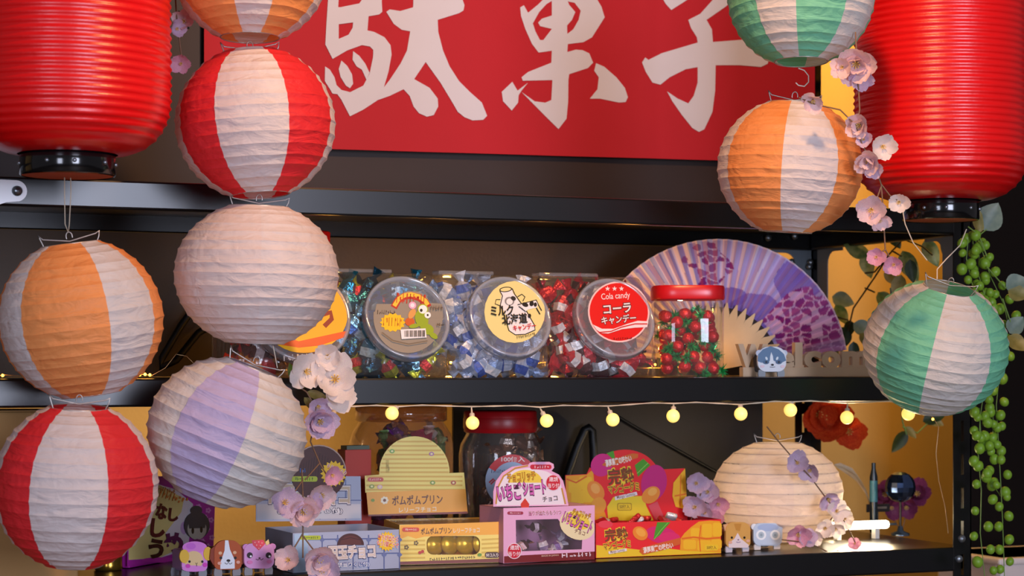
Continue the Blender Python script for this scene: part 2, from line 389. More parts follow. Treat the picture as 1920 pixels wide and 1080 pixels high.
c3 = lambda P: [(960+x/2, y/2) for x, y in P]
c8 = lambda P: [(540+x/2, y/2) for x, y in P]
GL = [
 [c2([(268,-150),(306,-150),(308,-10),(306,28),(315,28),(385,14),(395,0),(400,-20),(380,-30),(310,-20),(310,-60),(420,-75),(470,-40),(470,10),(472,45),(460,55),(420,62),(416,115),(440,120),(480,140),(503,170),(507,205),(495,270),(478,328),(452,378),(400,412),(350,437),(318,375),(302,353),(352,346),(400,322),(424,277),(437,215),(438,188),(425,175),(395,170),(340,190),(285,222),(258,168),(262,90),(268,0)]),
  c2([(308,92),(362,85),(360,105),(345,131),(308,147)])],
 [c2([(257,250),(275,262),(292,290),(300,320),(318,338),(352,347),(304,354),(285,352),(272,330),(256,305)])],
 [c2([(318,228),(340,248),(358,280),(362,315),(350,332),(335,322),(315,290),(308,260)])],
 [c2([(362,193),(385,210),(408,240),(424,274),(412,300),(395,262),(375,250),(360,225)])],
 [c2([(487,45),(500,36),(540,42),(588,28),(592,-60),(600,-170),(690,-180),(712,-120),(702,0),(770,-8),(780,20),(776,40),(760,50),(680,75),(682,120),(700,190),(725,250),(760,305),(800,345),(845,385),(865,435),(850,450),(810,452),(780,440),(755,420),(735,385),(690,310),(635,233),(592,297),(650,330),(680,370),(682,400),(665,432),(640,438),(610,425),(590,400),(575,360),(552,335),(500,360),(452,377),(478,328),(500,300),(540,240),(565,190),(577,118),(545,112),(515,90)])],
 [c3([(30,28),(44,20),(60,48),(100,15),(135,-20),(150,-60),(215,-70),(225,-30),(300,-25),(320,0),(335,25),(347,65),(325,100),(300,140),(268,158),(210,165),(208,195),(240,186),(265,188),(290,200),(304,235),(285,255),(215,278),(212,300),(211,380),(205,445),(175,484),(130,440),(75,385),(35,345),(85,380),(125,385),(148,375),(152,300),(40,303),(35,290),(60,270),(148,235),(150,190),(100,197),(75,165),(50,110),(33,60)]),
  c3([(78,88),(102,45),(130,15),(150,3),(150,58),(112,70),(98,85),(106,98),(150,108),(118,150),(105,150),(88,118)]), c3([(210,5),(235,10),(258,40),(250,75),(230,110),(208,127),(207,95),(225,75),(238,45),(215,18)])],
 [c8([(840,307),(860,340),(900,310),(875,340),(864,358),(862,385),(838,415),(805,380),(800,345)])],
 [c8([(1155,237),(1185,250),(1230,290),(1262,330),(1273,365),(1265,383),(1240,385),(1170,370),(1132,370),(1160,335),(1165,290),(1148,265)])],
 [c8([(1415,15),(1395,-20),(1440,-90),(1600,-150),(1720,-140),(1700,-90),(1530,-22),(1436,38)])],
 [c8([(1690,-22),(1600,-10),(1545,52),(1500,75),(1510,105),(1532,140),(1535,160),(1400,200),(1350,225),(1338,216),(1326,235),(1340,270),(1365,310),(1395,318),(1430,290),(1490,260),(1535,252),(1535,310),(1520,360),(1500,388),(1460,370),(1420,343),(1440,380),(1475,430),(1515,480),(1540,495),(1560,485),(1590,420),(1600,340),(1602,245),(1690,245),(1770,252),(1795,240),(1800,225),(1760,180),(1700,150),(1592,158),(1588,110),(1568,75),(1640,25)])],
]
ink = MB(mat('#d9d3d6', .8, noise=.03, nscale=20, name='white banner print'))
MBN = T(0, YBN, 0)
for loops in GL: ink.plate([[on_plane(x, y, MBN) for x, y in l] for l in loops], 0, None, YBN)
dense = bmesh.new()
vv = [dense.verts.new(v) for v in ink.v]
for f in ink.f:
    try: dense.faces.new([vv[i] for i in f])
    except ValueError: pass
bmesh.ops.subdivide_edges(dense, edges=[e for e in dense.edges if e.calc_length() > .03], cuts=3, use_grid_fill=True)
bmesh.ops.triangulate(dense, faces=dense.faces[:])
dense.normal_update()
for v in dense.verts: v.co.y = YBN+rip(v.co.x)-.0014
ink2 = MB(ink.mats[0]); ink2.bm(dense)
build('lettering', ink2, bo)

# ------------------------------------------------------------------ paper lanterns
wire = mat('#b9b4ae', .35, metal=.7, name='lantern wire')
darkwire = mat('#3a2c22', .5, name='dark wire')
def lantern(cx, cy, rx, ry, Yc, roll, pitch, bounds, colors, label, nr=15, hole=.36, trans=.3, ribs=False, group='striped paper lanterns', wires=True, sag=.0095, seed=0):
    c = at_Y(cx, cy, Yc); z = depth(c); R = rx*z/F; H = ry/rx; yaw = faceyaw(c)
    rd = random.Random(int(cx+cy)+seed)
    rot = RZ(yaw) @ RY(math.radians(roll)) @ RX(math.radians(pitch))
    base = Vector(c) - rot.to_3x3() @ Vector((0, 0, R*H*.93))
    th = thing('paper_lantern', label, 'lantern', T(*base) @ rot, group)
    b = list(bounds); full = b[-1] > 240
    while not full and b[-1] < b[0]+360-30: b.append(b[-1]+45)
    if b[0]+360-b[-1] < 22: b.pop()
    if len(b) % 2: b.append((b[-1]+b[0]+360)/2)
    b.append(b[0]+360)
    zc = R*H*.93; t0 = math.asin(hole)
    ts = [t0+(PI-2*t0)*(i+(rd.uniform(-.16, .16) if 0 < i < nr else 0))/nr for i in range(nr+1)]
    SUB = 5
    def rad(t, s, ph, i):
        wob = 1+.006*mnoise.noise(Vector((ph*1.7, t*3, cx)))
        return R*wob*(1-sag*math.sin(PI*s)*(1+.7*mnoise.noise(Vector((ph*4, i*1.3, cy))))+(.005 if s < .001 else 0))
    for q in range(len(b)-1):
        p0, p1 = math.radians(b[q]), math.radians(b[q+1]); n = max(5, int((b[q+1]-b[q])/3.6)); m = MB(paper(colors[q % len(colors)], trans)); m.smooth = True; vs = []; rows = 0
        w = n+1; fs = []
        for i in range(nr):
            for k in range(SUB+1):
                s = k/SUB; t = ts[i]+(ts[i+1]-ts[i])*s
                for j in range(n+1):
                    ph = p0+(p1-p0)*j/n; r = rad(t, s if s < 1 else 0, ph, i); a = ph-PI/2; t2 = t+.012*math.sin(2*ph+cx)+.008*mnoise.noise(Vector((ph*2.5, (i+(k == SUB))*.9, cx)))*(1 if k in (0, SUB) else .6)
                    vs.append((r*math.sin(t2)*math.cos(a), r*math.sin(t2)*math.sin(a), zc+r*H*math.cos(t2)))
                if k < SUB: fs += [((rows+k)*w+j, (rows+k+1)*w+j, (rows+k+1)*w+j+1, (rows+k)*w+j+1) for j in range(n)]
            rows += SUB+1
        m.add(vs, fs)
        build('paper_panel', m, th)
    hr = R*hole
    for nm, zz in (('top_ring', zc+R*H*math.cos(t0)), ('bottom_ring', zc-R*H*math.cos(t0))):
        build(nm, MB(wire).tube([(hr*math.cos(2*PI*i/24), hr*math.sin(2*PI*i/24), zz) for i in range(25)], .0008, 5), th)
    if wires:
        zt = zc+R*H*math.cos(t0); zb = zc-R*H*math.cos(t0); x = hr*.98
        m = MB(wire).tube([(-x, 0, zb), (-x*.9, 0, zb+.01), (-x*.85, 0, zt-.005), (-x, 0, zt+.012), (-x*1.04, 0, zt+.016), (-x*.9, 0, zt+.010), (0, 0, zt+.004), (x*.9, 0, zt+.010), (x*1.04, 0, zt+.013), (x, 0, zt+.006), (x*.85, 0, zt-.005), (x*.9, 0, zb+.01), (x, 0, zb)], .0009, 5)
        m.tube([(.004*math.cos(a), 0, zt+.010+.006*math.sin(a)) for a in [PI*i/8-.3 for i in range(11)]], .0008, 5)
        build('wire_frame', m, th)
    if ribs:
        for i in range(1, nr):
            rr_ = R*.997*math.sin(ts[i]); zz = zc+R*.997*H*math.cos(ts[i])
            build('rib_wire', MB(darkwire).tube([(rr_*math.cos(2*PI*k/40), rr_*math.sin(2*PI*k/40), zz) for k in range(41)], .0006, 4), th)
    return th
WH = '#e4dad6'; RED = '#ea3238'; ORA = '#f59f5c'; GRN = '#7fd0aa'; LAV = '#c9bbdf'
Yl = Y0-.13
lantern(469, -68, 150, 150, Yl-.02, 0, -2, [-14, 20, 66], [WH, ORA], 'orange and white paper lantern at the top of the column of four', hole=.37, seed=1)
lantern(479, 232, 150, 144, Yl, -4, -3, [-29, 24, 68], [WH, RED], 'red and white paper lantern hanging over the edge of the red banner', seed=2)
lantern(481, 515, 154, 137, Yl, 2, 2, [-46, 3, 48], ['#e8d8d2', '#e6dad6'], 'plain pinkish white paper lantern below the red and white one', nr=16, seed=3)
lantern(426, 811, 151, 141, Yl, 22, 3, [-38, 12, 90, 135, 190, 250], [LAV, '#e4ded8'], 'tilted lavender and white paper lantern at the bottom of the column of four', nr=13, sag=.020, seed=4)
lantern(152, 599, 153, 152, Yl, -8, 2, [-44, 19, 60, 104], [ORA, '#ddd8d6'], 'orange and white paper lantern hanging under the round red lantern with a loop of string', seed=5)
lantern(143, 911, 153, 159, Yl-.04, 2, 6, [-33, 22, 67], [WH, RED], 'red and white paper lantern hanging below the orange one beside the plum box', seed=6)
lantern(1502, -10, 138, 136, Y0-.31, 0, -3, [-38, -4, 38], [WH, GRN], 'green and white paper lantern in front of the banner end', seed=7)
lantern(1481, 314, 136, 129, Y0-.25, 4, 2, [-57, -6, 40], [ORA, WH], 'orange and white paper lantern beside the pink blossoms and red vinyl lantern', seed=8)
lantern(1754, 652, 135, 127, Y0-.21, 13, 17, [-48, -2, 50, 92], [GRN, WH], 'green and white paper lantern beside the trailing bead plant', nr=16, seed=9)
lit = lantern(1458, 922, 122, 98, Y0+.15, 0, 0, [-70, -28, 14, 60], ['#f2e6da', '#efe2da'], 'glowing pale paper lantern standing on the bottom shelf', nr=12, trans=.45, ribs=True, seed=10, sag=.008)
lc = at_Y(1458, 925, Y0+.15)
lamp('lantern_bulb', 'POINT', lc+Vector((.0, .01, 0)), .3, '#ffcf9c', shadow_soft_size=.03)

# ------------------------------------------------------------------ red vinyl lanterns
vinyl = mat('#d00408', .32, noise=.06, nscale=40, bump=.12, bscale=60, spec=.55, name='red ribbed vinyl')
gloss_black = mat('#08080a', .12, spec=.7, name='glossy black ring')
insd = mat('#b5542c', .7, noise=.1, nscale=20)
def vinyl_lantern(cx, ybot, yring, rpx, ringpx, Yc, label):
    c = at_Y(cx, yring, Yc); z = depth(c); R = rpx*z/F; rr_ = ringpx*z/F; zr0 = c.z
    zr1 = at_Y(cx, ybot, Yc).z; rh = zr1-zr0
    th = thing('vinyl_lantern', label, 'lantern', T(*c) @ RZ(faceyaw(c)), 'large red vinyl lanterns')
    Ht = .46; sh = .072; prof = []; nrib = 46
    for i in range(nrib*4+1):
        t = i/(nrib*4); zz = rh+Ht*t; e = min(zz-rh, rh+Ht-zz)
        r = R if e > sh else rr_*1.02+(R-rr_*1.02)*math.sqrt(max(0, 1-(1-e/sh)**2.2))
        k = i % 4; r += (.0016, -.0003, -.0007, -.0003)[k]
        prof.append((r*(1+.004*math.sin(t*9)), zz))
    build('lantern_body', MB(vinyl).lathe(prof, 72), th)
    build('bottom_ring', MB(gloss_black).lathe([(rr_*.955, .001), (rr_*.97, 0), (rr_, .002), (rr_, rh+.001), (rr_*.97, rh+.003), (rr_*.955, rh)], 56), th)
    build('bottom_disc', MB(insd).lathe([(rr_*.96, .0012), (0, .0014)], 40), th)
    build('top_ring', MB(gloss_black).lathe([(rr_, rh+Ht-.002), (rr_, rh+Ht+.03), (0, rh+Ht+.03)], 48), th)
    for a in (-84, -25, 8, 50, 84):
        a = math.radians(a)-PI/2
        build('rivet', MB(zinc).sphere((rr_*math.cos(a), rr_*math.sin(a), rh*.55), .0028, 8, 6), th)
    return th
vinyl_lantern(127, 290, 331, 190, 88.5, Y0-.18, 'large red ribbed vinyl lantern hanging above the orange and white paper lantern')
vinyl_lantern(1764, 377, 414, 160, 71, Y0-.18, 'large red ribbed vinyl lantern hanging above a green and white paper lantern')

# kraft carton at the rack's end, behind the lowest lantern
YC = Y0+.03; xa, xb_ = at_Y(-90, 900, YC).x, at_Y(147, 900, YC).x; zt_ = at_Y(60, 772, YC).z-ZB
kc = thing('kraft_carton', 'plain tan carton on the bottom shelf behind the lowest red and white lantern', 'carton', T(xa, YC, ZB))
kraft = mat('#a8814c', .75, noise=.1, nscale=10, bump=.1, bscale=160, name='kraft board')
build('carton_body', MB(kraft).bbox((0, 0, 0), (xb_-xa, .2, zt_), .003), kc)
build('carton_flap', MB(kraft).box((.001, .002, zt_), (xb_-xa-.001, .1, zt_+.002)), kc)
# ------------------------------------------------------------------ middle shelf: candy tubs
def xat(px, Y): return at_Y(px, 700, Y).x
PROF = [(.006, 0), (0, .005), (0, .030), (.050, .149), (.058, .155), (.134, .155), (.14, .149), (.14, .005), (.134, 0)]
TILT = math.atan2(.05, .119)
def front_y(z): return max(0, (z-.03)*.05/.119)
def twist(m1, m2=None, L=.04, w=.009, seed=0):
    """twist-wrapped sweet: plump middle, two fanned ends"""
    rd = random.Random(seed); m = MB(m1); st = []
    for x, r, fl in ((-.5, .85, .12), (-.36, .5, .25), (-.27, .28, .6), (-.2, .8, 1), (0, 1, 1), (.2, .8, 1), (.27, .28, .6), (.36, .5, .25), (.5, .85, .12)):
        st.append([(x*L+rd.uniform(-.001, .001), math.cos(a)*w*r+rd.uniform(-.0008, .0008), math.sin(a)*w*r*(.75*fl+.1)) for a in [PI*2*i/6+rd.uniform(-.15, .15) for i in range(6)]])
    vs = [p for s_ in st for p in s_]; fs = [(j*6+i, j*6+(i+1) % 6, (j+1)*6+(i+1) % 6, (j+1)*6+i) for j in range(8) for i in range(6)]
    m.add(vs, fs+[tuple(range(6))[::-1], tuple(range(48, 54))])
    if m2:
        m.use(m2)
        m.add([(x, y*1.06, z*1.06) for x, y, z in st[3]+st[4]], [(i, (i+1) % 6, 6+(i+1) % 6, 6+i) for i in range(6)])
    return m
def foil(h, rough=.25, metal=.6): return mat(h, rough, metal=metal, noise=.35, nscale=90, bump=.6, bscale=140)
def candies(name, label, group, variants, ox, oy, oz, W, n, seed, zmax=.133, size=1.0, depthn=.05, first=0):
    rd = random.Random(seed); protos = []; spots = []; tries = 0
    while len(spots) < n and tries < 9000:
        tries += 1
        x = rd.uniform(.02, W-.02); z = rd.uniform(.013, zmax); d = rd.random()**1.6*depthn; y = front_y(z)+.016+d
        if all((x-a)**2+(z-b)**2+((y-c)*1.2)**2 > .0135**2*size for a, c, b in spots): spots.append((x, y, z))
    for i, (x, y, z) in enumerate(spots):
        v = i % len(variants)
        M = T(ox+x, oy+y, oz+z) @ RZ(rd.uniform(-.5, .5)) @ RY(rd.uniform(-1.4, 1.4)) @ RX(rd.uniform(0, 3))
        if i < len(variants): o = build(name, twist(*variants[v], L=.041*size, w=.0095*size, seed=seed+i)); protos.append(o)
        else: o = copy_obj(protos[v], None)
        o.location = M.to_translation(); o.rotation_euler = M.to_euler(); 
        hw = 'at the bottom' if z < .045 else 'halfway up' if z < .09 else 'near the top'; sw = 'toward the left end' if x < W*.34 else 'in the middle' if x < W*.67 else 'toward the right end'
        tag(o, label[v]+' '+hw+', '+sw, 'candy', group)
def tub(pxl, pxr, lidpx, label, lidart, tintc='#f4f4f2', rlid=.066, Yf=Y0+.012):
    xl = xat(pxl, Yf); W_ = xat(pxr, Yf)-xl; ML = T(xl, Yf, ZM)
    th = thing('candy_tub', label, 'candy tub', ML, 'clear candy tubs with slanted fronts')
    m = MB(clear(tintc, .03, .7, .13, .04, .6)); m.smooth = True; sec = []
    for x, k in ((0, .9), (.003, .965), (.009, 1), (W_/2, 1), (W_-.009, 1), (W_-.003, .965), (W_, .9)):
        sec.append([(x, .07+(y-.07)*k, .0775+(z-.0775)*k if z > .01 else z) for y, z in PROF])
    n = len(PROF)
    for j in range(len(sec)-1): m.add(sec[j]+sec[j+1], [(i, (i+1) % n, n+(i+1) % n, n+i) for i in range(n)])
    m.add(sec[0], [tuple(range(n))[::-1]]); m.add(sec[-1], [tuple(range(n))])
    build('tub_body', m, th)
    # moulded lip across the top
    build('tub_lip', MB(clear('#ffffff', .10, 1, .05)).bbox((.004, .055, .154), (W_*.58, .085, .160), .002), th)
    L = T(W_/2, front_y(.09), .09) @ RX(-TILT)
    cx, cz = on_plane(lidpx[0], lidpx[1], ML @ L @ T(0, -.021, 0))
    A = L @ T(cx, 0, cz) @ RX(PI/2); r = rlid
    build('neck', MB(clear('#eef2f6', .08, 1, .05)).lathe([(r*.93, -.003), (r*.93, .004), (r*1.0, .005), (r*1.0, .0065), (r*.93, .0075)], 48, A), th)
    lidm = MB(clear('#dfe2ea', .34, 1.0, .08, .08, .05)); pr = [(r*.95, .006), (r*.985, .008)]
    for i in range(4): pr += [(r, .009+i*.0026), (r*.982, .0101+i*.0026)]
    pr += [(r*.99, .0195), (r*.965, .0208), (r*.93, .0205), (r*.905, .0188)]
    lid = build('lid', lidm.lathe(pr, 56, A).use(clear('#dde0e8', .15, .8, .06, .04, .05)).lathe([(r*.905, .0188), (0, .0188)], 56, A), th)
    fc = Face(th, ML, L @ T(0, -.0192, 0), lid, dy=.0001)
    lidart(fc)
    fc.done('lid_print')
    return th, xl, W_, Yf
def art_frog(f):
    g = '#8f8576'; cx, cy = 765, 594
    f.ell(cx, cy, 65, 68, g, a0=-8, a1=188); f.poly([(706, 570), (738, 570), (748, 552), (765, 546), (785, 547), (800, 556), (806, 568), (829, 570), (831, 596), (700, 598)], g)
    f.line([(738, 577), (746, 563), (758, 556), (770, 554), (785, 558), (797, 566), (803, 576)], 13, '#b3201c')
    f.line([(739, 574), (747, 561), (758, 554), (770, 552), (785, 556), (797, 564), (802, 572)], 8, '#f3c23a')
    f.scrib(742, 551, 800, 570, '#c0301c', 9, 4, 5)
    f.scrib(707, 582, 742, 590, '#4a4038', 9, 2, 3)
    f.burst(736, 605, 15, 18, 14, '#f4c012', 1.35); f.scrib(718, 596, 754, 612, '#c87a10', 7, 3, 8)
    f.ell(773, 573, 7, 7, '#e6a7c2'); f.ell(773, 573, 4, 4, '#f6e4ec'); f.line([(775, 580), (782, 600)], 2, '#efe6da')
    f.ell(768, 604, 9, 8, '#c9581c'); f.ell(772, 589, 6, 10, '#d99a50', 30)
    f.ell(790, 599, 12, 17, '#93a81e', -20); f.ell(800, 618, 13, 10, '#93a81e', 20); f.ell(812, 630, 9, 5, '#93a81e', 35); f.ell(776, 612, 10, 4, '#93a81e', -10)
    f.ell(792, 581, 10, 10, '#a3b92a', 10)
    f.ell(792, 581, 8, 8, '#f4f2ea'); f.ell(789, 583, 2.6, 3, '#20201c'); f.ell(801, 592, 6, 6, '#f4f2ea'); f.ell(801, 592, 1.8, 2.2, '#20201c')
    f.poly([(750, 619), (797, 617), (799, 634), (752, 637)], '#ece8e6')
    for i in range(15):
        x = 757+i*2.6; f.poly([(x, 621), (x+(1.6 if i % 3 else .8), 621), (x+(1.6 if i % 3 else .8), 633), (x, 633)], '#2a2828')
    f.line([(715, 625), (735, 640), (765, 647), (800, 641)], 1.6, '#6a6052'); f.scrib(806, 575, 829, 583, '#6b5a52', 5, 0, 4); f.scrib(818, 608, 832, 613, '#3a302a', 4, 0, 6)
def art_milk(f):
    cx, cy = 965, 585
    f.ell(cx, cy, 57, 58, '#ecd98c'); k = '#1c1a18'
    f.poly([(938, 543), (959, 540), (962, 550), (980, 575), (1003, 610), (1003, 618), (985, 626), (966, 628), (956, 622), (948, 590), (937, 570), (940, 555)], '#efe6e2')
    f.line([(937, 546), (942, 555), (938, 572), (946, 595), (954, 620), (966, 628), (985, 627), (1003, 619), (1002, 610), (985, 580), (965, 552), (960, 541)], 1.8, k)
    f.ell(948, 543, 12, 5, k, -6); f.ell(948, 543, 10, 3.4, '#e8d890', -6)
    f.line([(938, 562), (930, 562), (928, 570), (938, 574)], 1.6, k); f.line([(970, 557), (978, 552), (984, 557), (980, 565)], 1.6, k)
    f.ell(955, 565, 9, 8, '#8a8482', 10); f.ell(955, 566, 6, 6, '#efe6e2'); f.ell(962, 560, 5, 4, '#2c2a2a', 30)
    f.poly([(974, 571), (1003, 563), (1008, 570), (1006, 577), (990, 581), (984, 585)], '#f2ece8')
    f.line([(970, 572), (990, 567), (1005, 563), (1009, 572), (1015, 583)], 1.6, k); f.line([(1005, 578), (1012, 590)], 2, k); f.line([(972, 575), (985, 585)], 1.6, k)
    f.ell(984, 572, 6, 4, k, 20); f.ell(996, 570, 4, 5, k, 10); f.ell(1003, 572, 3, 4, k); f.ell(992, 593, 3, 4, k)
    f.text('ミルク', 919, 573, 962, 593, k, -3, .03); f.text('北海道', 940, 589, 988, 609, k, -5, .028); f.text('キャンデー', 961, 608, 1004, 620, '#d0161c', -7, .02)
    f.scrib(968, 627, 1004, 633, '#8a7f50', 10, -10, 4)
def art_cola(f):
    cx, cy = 1160, 585; w = '#f3dfdc'
    f.ell(cx, cy, 58, 57, '#f1c7c2', 30, n=40); f.ell(cx, cy, 55, 54, '#e31a16', 30, n=40)
    for x in (1139, 1152, 1165):
        f.poly([(x+(5 if i % 2 == 0 else 2)*math.sin(PI*i/5), 541.5-(5 if i % 2 == 0 else 2)*math.cos(PI*i/5)) for i in range(10)], w)
    f.text('Cola candy', 1127, 549, 1181, 564, w, -4, .006)
    f.text('コーラ', 1131, 570, 1183, 588, w, -5, .03, '#1a1210', .05); f.text('キャンデー', 1127, 591, 1192, 607, w, -5, .025, '#1a1210', .05)
    f.poly([(1111, 609), (1128, 617), (1150, 617), (1175, 608), (1195, 602), (1215, 603), (1213, 614), (1190, 615), (1165, 618), (1140, 626), (1127, 625), (1118, 619)], w)
    f.line([(1122, 624), (1145, 622), (1165, 614), (1190, 608), (1213, 608)], 2.2, '#d01c18')
    f.scrib(1150, 633, 1186, 637, '#8a1410', 9, -2, 3)
teal = ['#1f6a86', '#3a8fb0', '#c2c22a', '#1a4f66']
t1 = tub(645, 840, (765, 593), 'clear candy tub of blue and yellow foil sweets with a frog picture lid', art_frog)
candies('foil_candy', ['teal foil sweet in the frog tub', 'yellow foil sweet in the frog tub', 'dark blue foil sweet in the frog tub', 'pale blue foil sweet in the frog tub'], 'foil sweets in the frog picture tub',
        [(foil('#2a7f9c', .2, .75), foil('#bcd4dc', .3)), (foil('#c6c02c', .25), foil('#d8342c', .4)), (foil('#16455e', .2, .8), None), (foil('#7fb2cc', .22, .8), foil('#2a5fae', .4))], t1[1], t1[3], ZM, t1[2], 76, 11, size=1.5)
t2 = tub(843, 1031, (958, 592), 'clear candy tub of pale blue wrapped sweets with a milk bottle and cow lid', art_milk)
candies('milk_candy', ['pale blue banded sweet in the milk tub', 'mid blue sweet in the milk tub', 'whitish sweet in the milk tub'], 'sweets in the milk bottle lid tub',
        [(foil('#b9c3da', .3, .3), foil('#2a4fa8', .4, .2)), (foil('#8fa4cc', .28, .4), foil('#e6e8f2', .4, .2)), (foil('#cfd2de', .3, .2), foil('#5a74c0', .4, .2))], t2[1], t2[3], ZM, t2[2], 76, 22, size=1.5)
t3 = tub(1034, 1233, (1155, 594), 'clear candy tub of red wrapped cola sweets with a red and white lid', art_cola)
candies('cola_candy', ['red white banded sweet in the cola tub', 'plain red sweet in the cola tub', 'dark maroon sweet in the cola tub'], 'sweets in the cola tub',
        [(foil('#b80f22', .25, .35), foil('#d8d4d8', .4, .2)), (foil('#c01428', .25, .35), None), (foil('#4a1a22', .25, .5), foil('#c4c8d0', .4, .3))], t3[1], t3[3], ZM, t3[2], 72, 33, size=1.5)
def art_snack(f):
    f.ell(570, 588, 82, 74, '#f0b414', n=40); f.poly([(488, 618), (560, 640), (652, 620), (648, 632), (600, 648), (560, 652), (510, 644)], '#e2581a')
    f.line([(604, 590), (620, 586), (622, 598), (608, 612)], 9, '#8a1212');
    f.scrib(530, 664, 600, 676, '#efe0d4', 8, -2, 5)
t0 = tub(442, 642, (566, 588), 'clear tub of red and orange packets half hidden by the pinkish white lantern', art_snack, rlid=.074)
candies('chewy_candy', ['red orange chew in the half hidden tub', 'brown chew in the half hidden tub', 'orange chew in the half hidden tub', 'crimson chew in the half hidden tub'], 'chews in the half hidden tub',
        [(foil('#e03a1a', .3, .2), foil('#f08a20', .4, .1)), (foil('#5a2c28', .3, .3), foil('#c8bcc0', .4, .2)), (foil('#f0861c', .35, .1), None), (foil('#c2222a', .3, .2), None)], t0[1], t0[3], ZM, t0[2], 40, 44, size=1.5)

# tall jar behind, only its red lid edge shows
jx = at_Y(568, 460, Y0+.25); tj = thing('candy_jar', 'tall jar with a red lid standing behind the half hidden tub', 'jar', T(jx.x, jx.y, ZM))
zl = at_Y(568, 434, Y0+.25).z-ZM
build('jar_body', MB(clear('#e8dcd0', .2)).lathe([(.04, 0), (.043, .004), (.043, zl-.035), (.038, zl-.026)], 28, None, cap0=True), tj)
redlid = mat('#c8141a', .32, noise=.05, nscale=30, name='red plastic lid')
build('lid', MB(redlid).lathe([(.041, zl-.03), (.0425, zl-.002), (.040, zl), (0, zl)], 28), tj)

# ------------------------------------------------------------------ square jar of red balls in green tinsel
Yj = Y0+.075; jc = at_Y(1289, 706, Yj); wj = (1357-1221)/2*depth(jc)/F
th = thing('ball_candy_jar', 'clear square jar with a red lid full of red and green foil balls', 'candy jar', T(jc.x, jc.y, ZM) @ RZ(faceyaw(jc)*.8))
hj = at_Y(1289, 560, Yj).z-ZM; ht = at_Y(1289, 537, Yj).z-ZM
def sq(r, z, n=40, k=.55): 
    o = []
    for i in range(n):
        a = 2*PI*i/n; c, s_ = math.cos(a), math.sin(a); o.append((r*math.copysign(abs(c)**k, c), r*math.copysign(abs(s_)**k, s_), z))
    return o
def sqlathe(m, prof, n=40, cap0=False, cap1=False, k=.55):
    vs = [p for r, z in prof for p in sq(r, z, n, k)]
    m.add(vs, [(j*n+i, j*n+(i+1) % n, (j+1)*n+(i+1) % n, (j+1)*n+i) for j in range(len(prof)-1) for i in range(n)], None, True)
    if cap1: m.add(vs[-n:], [tuple(range(n))], None, False)
    if cap0: m.add(vs[:n], [tuple(range(n))[::-1]], None, False)
    return m
build('jar_body', sqlathe(MB(clear('#f2f4f2', .03, .8, .04, .04, .0)), [(wj*.93, .0005), (wj*.97, .004), (wj*.97, hj-.008), (wj*.9, hj)], cap0=True), th)
pr = [(wj*.985, hj-.002), (wj, hj)]
pr += [(wj*1.0, ht-.003), (wj*.97, ht)]
build('lid', sqlathe(MB(mat('#d8141c', .28, spec=.6, noise=.04, nscale=20)), pr, cap1=True), th)
ballm = mat('#d81a20', .22, metal=.35, noise=.3, nscale=120, bump=.5, bscale=220); tins = mat('#35b863', .2, metal=.45, noise=.4, nscale=150)
rd = random.Random(5); spots = []; tr = 0
Rj = wj*.97
while len(spots) < 44 and tr < 20000:
    tr += 1; p = (rd.uniform(-Rj+.018, Rj-.018), -Rj+.014+rd.random()**1.5*.055, rd.uniform(.013, hj-.024))
    if all(sum((p[i]-q[i])**2 for i in range(3)) > .0205**2 for q in spots): spots.append(p)
def tinsel(seed):
    r = random.Random(seed); m = MB(tins)
    for i in range(70):
        d = Vector((r.gauss(0, 1), r.gauss(0, 1), r.gauss(0, 1))).normalized(); u = d.orthogonal().normalized()*.0011; l = r.uniform(.009, .0145)
        c = Vector((.013, 0, 0)); m.add([c+u, c-u, c+d*l], [(0, 1, 2)])
        w = d.cross(u); m.add([c+w, c-w, c+d*l], [(0, 1, 2)])
    return m
proto = []; MWj = th.matrix_basis.copy()
for i, p in enumerate(spots):
    rw = ['on the floor of the jar', 'a little way up the jar', 'high in the jar', 'just under the lid'][min(3, int(p[2]/(hj-.02)*4))]; cw = ['far left', 'left of centre', 'right of centre', 'far right'][min(3, int((p[0]+Rj)/(2*Rj)*4))]
    b = thing('ball_candy', 'red foil ball with green tinsel '+rw+', '+cw, 'candy', T(jc.x, jc.y, ZM) @ RZ(faceyaw(jc)*.8) @ T(*p) @ RZ(rd.uniform(0, 6)) @ RX(rd.uniform(0, 6)) @ RY(rd.uniform(0, 6)), 'red and green balls in the square jar')
    if i < 3: proto.append((build('ball', MB(ballm).sphere((0, 0, 0), .0098, 12, 8), b), build('foil_twist', tinsel(i), b)))
    else:
        for q in proto[i % 3]: copy_obj(q, b)

# ------------------------------------------------------------------ folding fan
pv = at_Y(1345, 690, Y0+.215); kf = depth(pv)/F; Rf = 242*kf; Ri = 112*kf
fan = thing('folding_fan', 'open lavender folding fan printed with magenta hydrangea on pale wooden sticks', 'fan', T(*pv) @ RZ(faceyaw(pv)))
rdm = random.Random(9)
def vor(x, y, s, seed):
    gx, gy = math.floor(x/s), math.floor(y/s); best = (9, 0); sec = 9
    for i in (-1, 0, 1):
        for j in (-1, 0, 1):
            r = random.Random((gx+i)*7919+(gy+j)*104729+seed); cx, cy = (gx+i+.2+.6*r.random())*s, (gy+j+.2+.6*r.random())*s; d = math.hypot(x-cx, y-cy)/s
            if d < best[0]: sec = best[0]; best = (d, r.random())
            elif d < sec: sec = d
    return best[0], best[1], sec
def mixc(a, b, t): t = max(0, min(1, t)); return tuple(a[i]+(b[i]-a[i])*t for i in range(3))
cL = lin('#a68bcb')[:3]; cW = lin('#f6e4ea')[:3]; cP = lin('#7d54b4')[:3]; cM = lin('#a3167f')[:3]; cK = lin('#cf84c4')[:3]; cB = lin('#b9a3dc')[:3]; cD = lin('#8a1a7c')[:3]
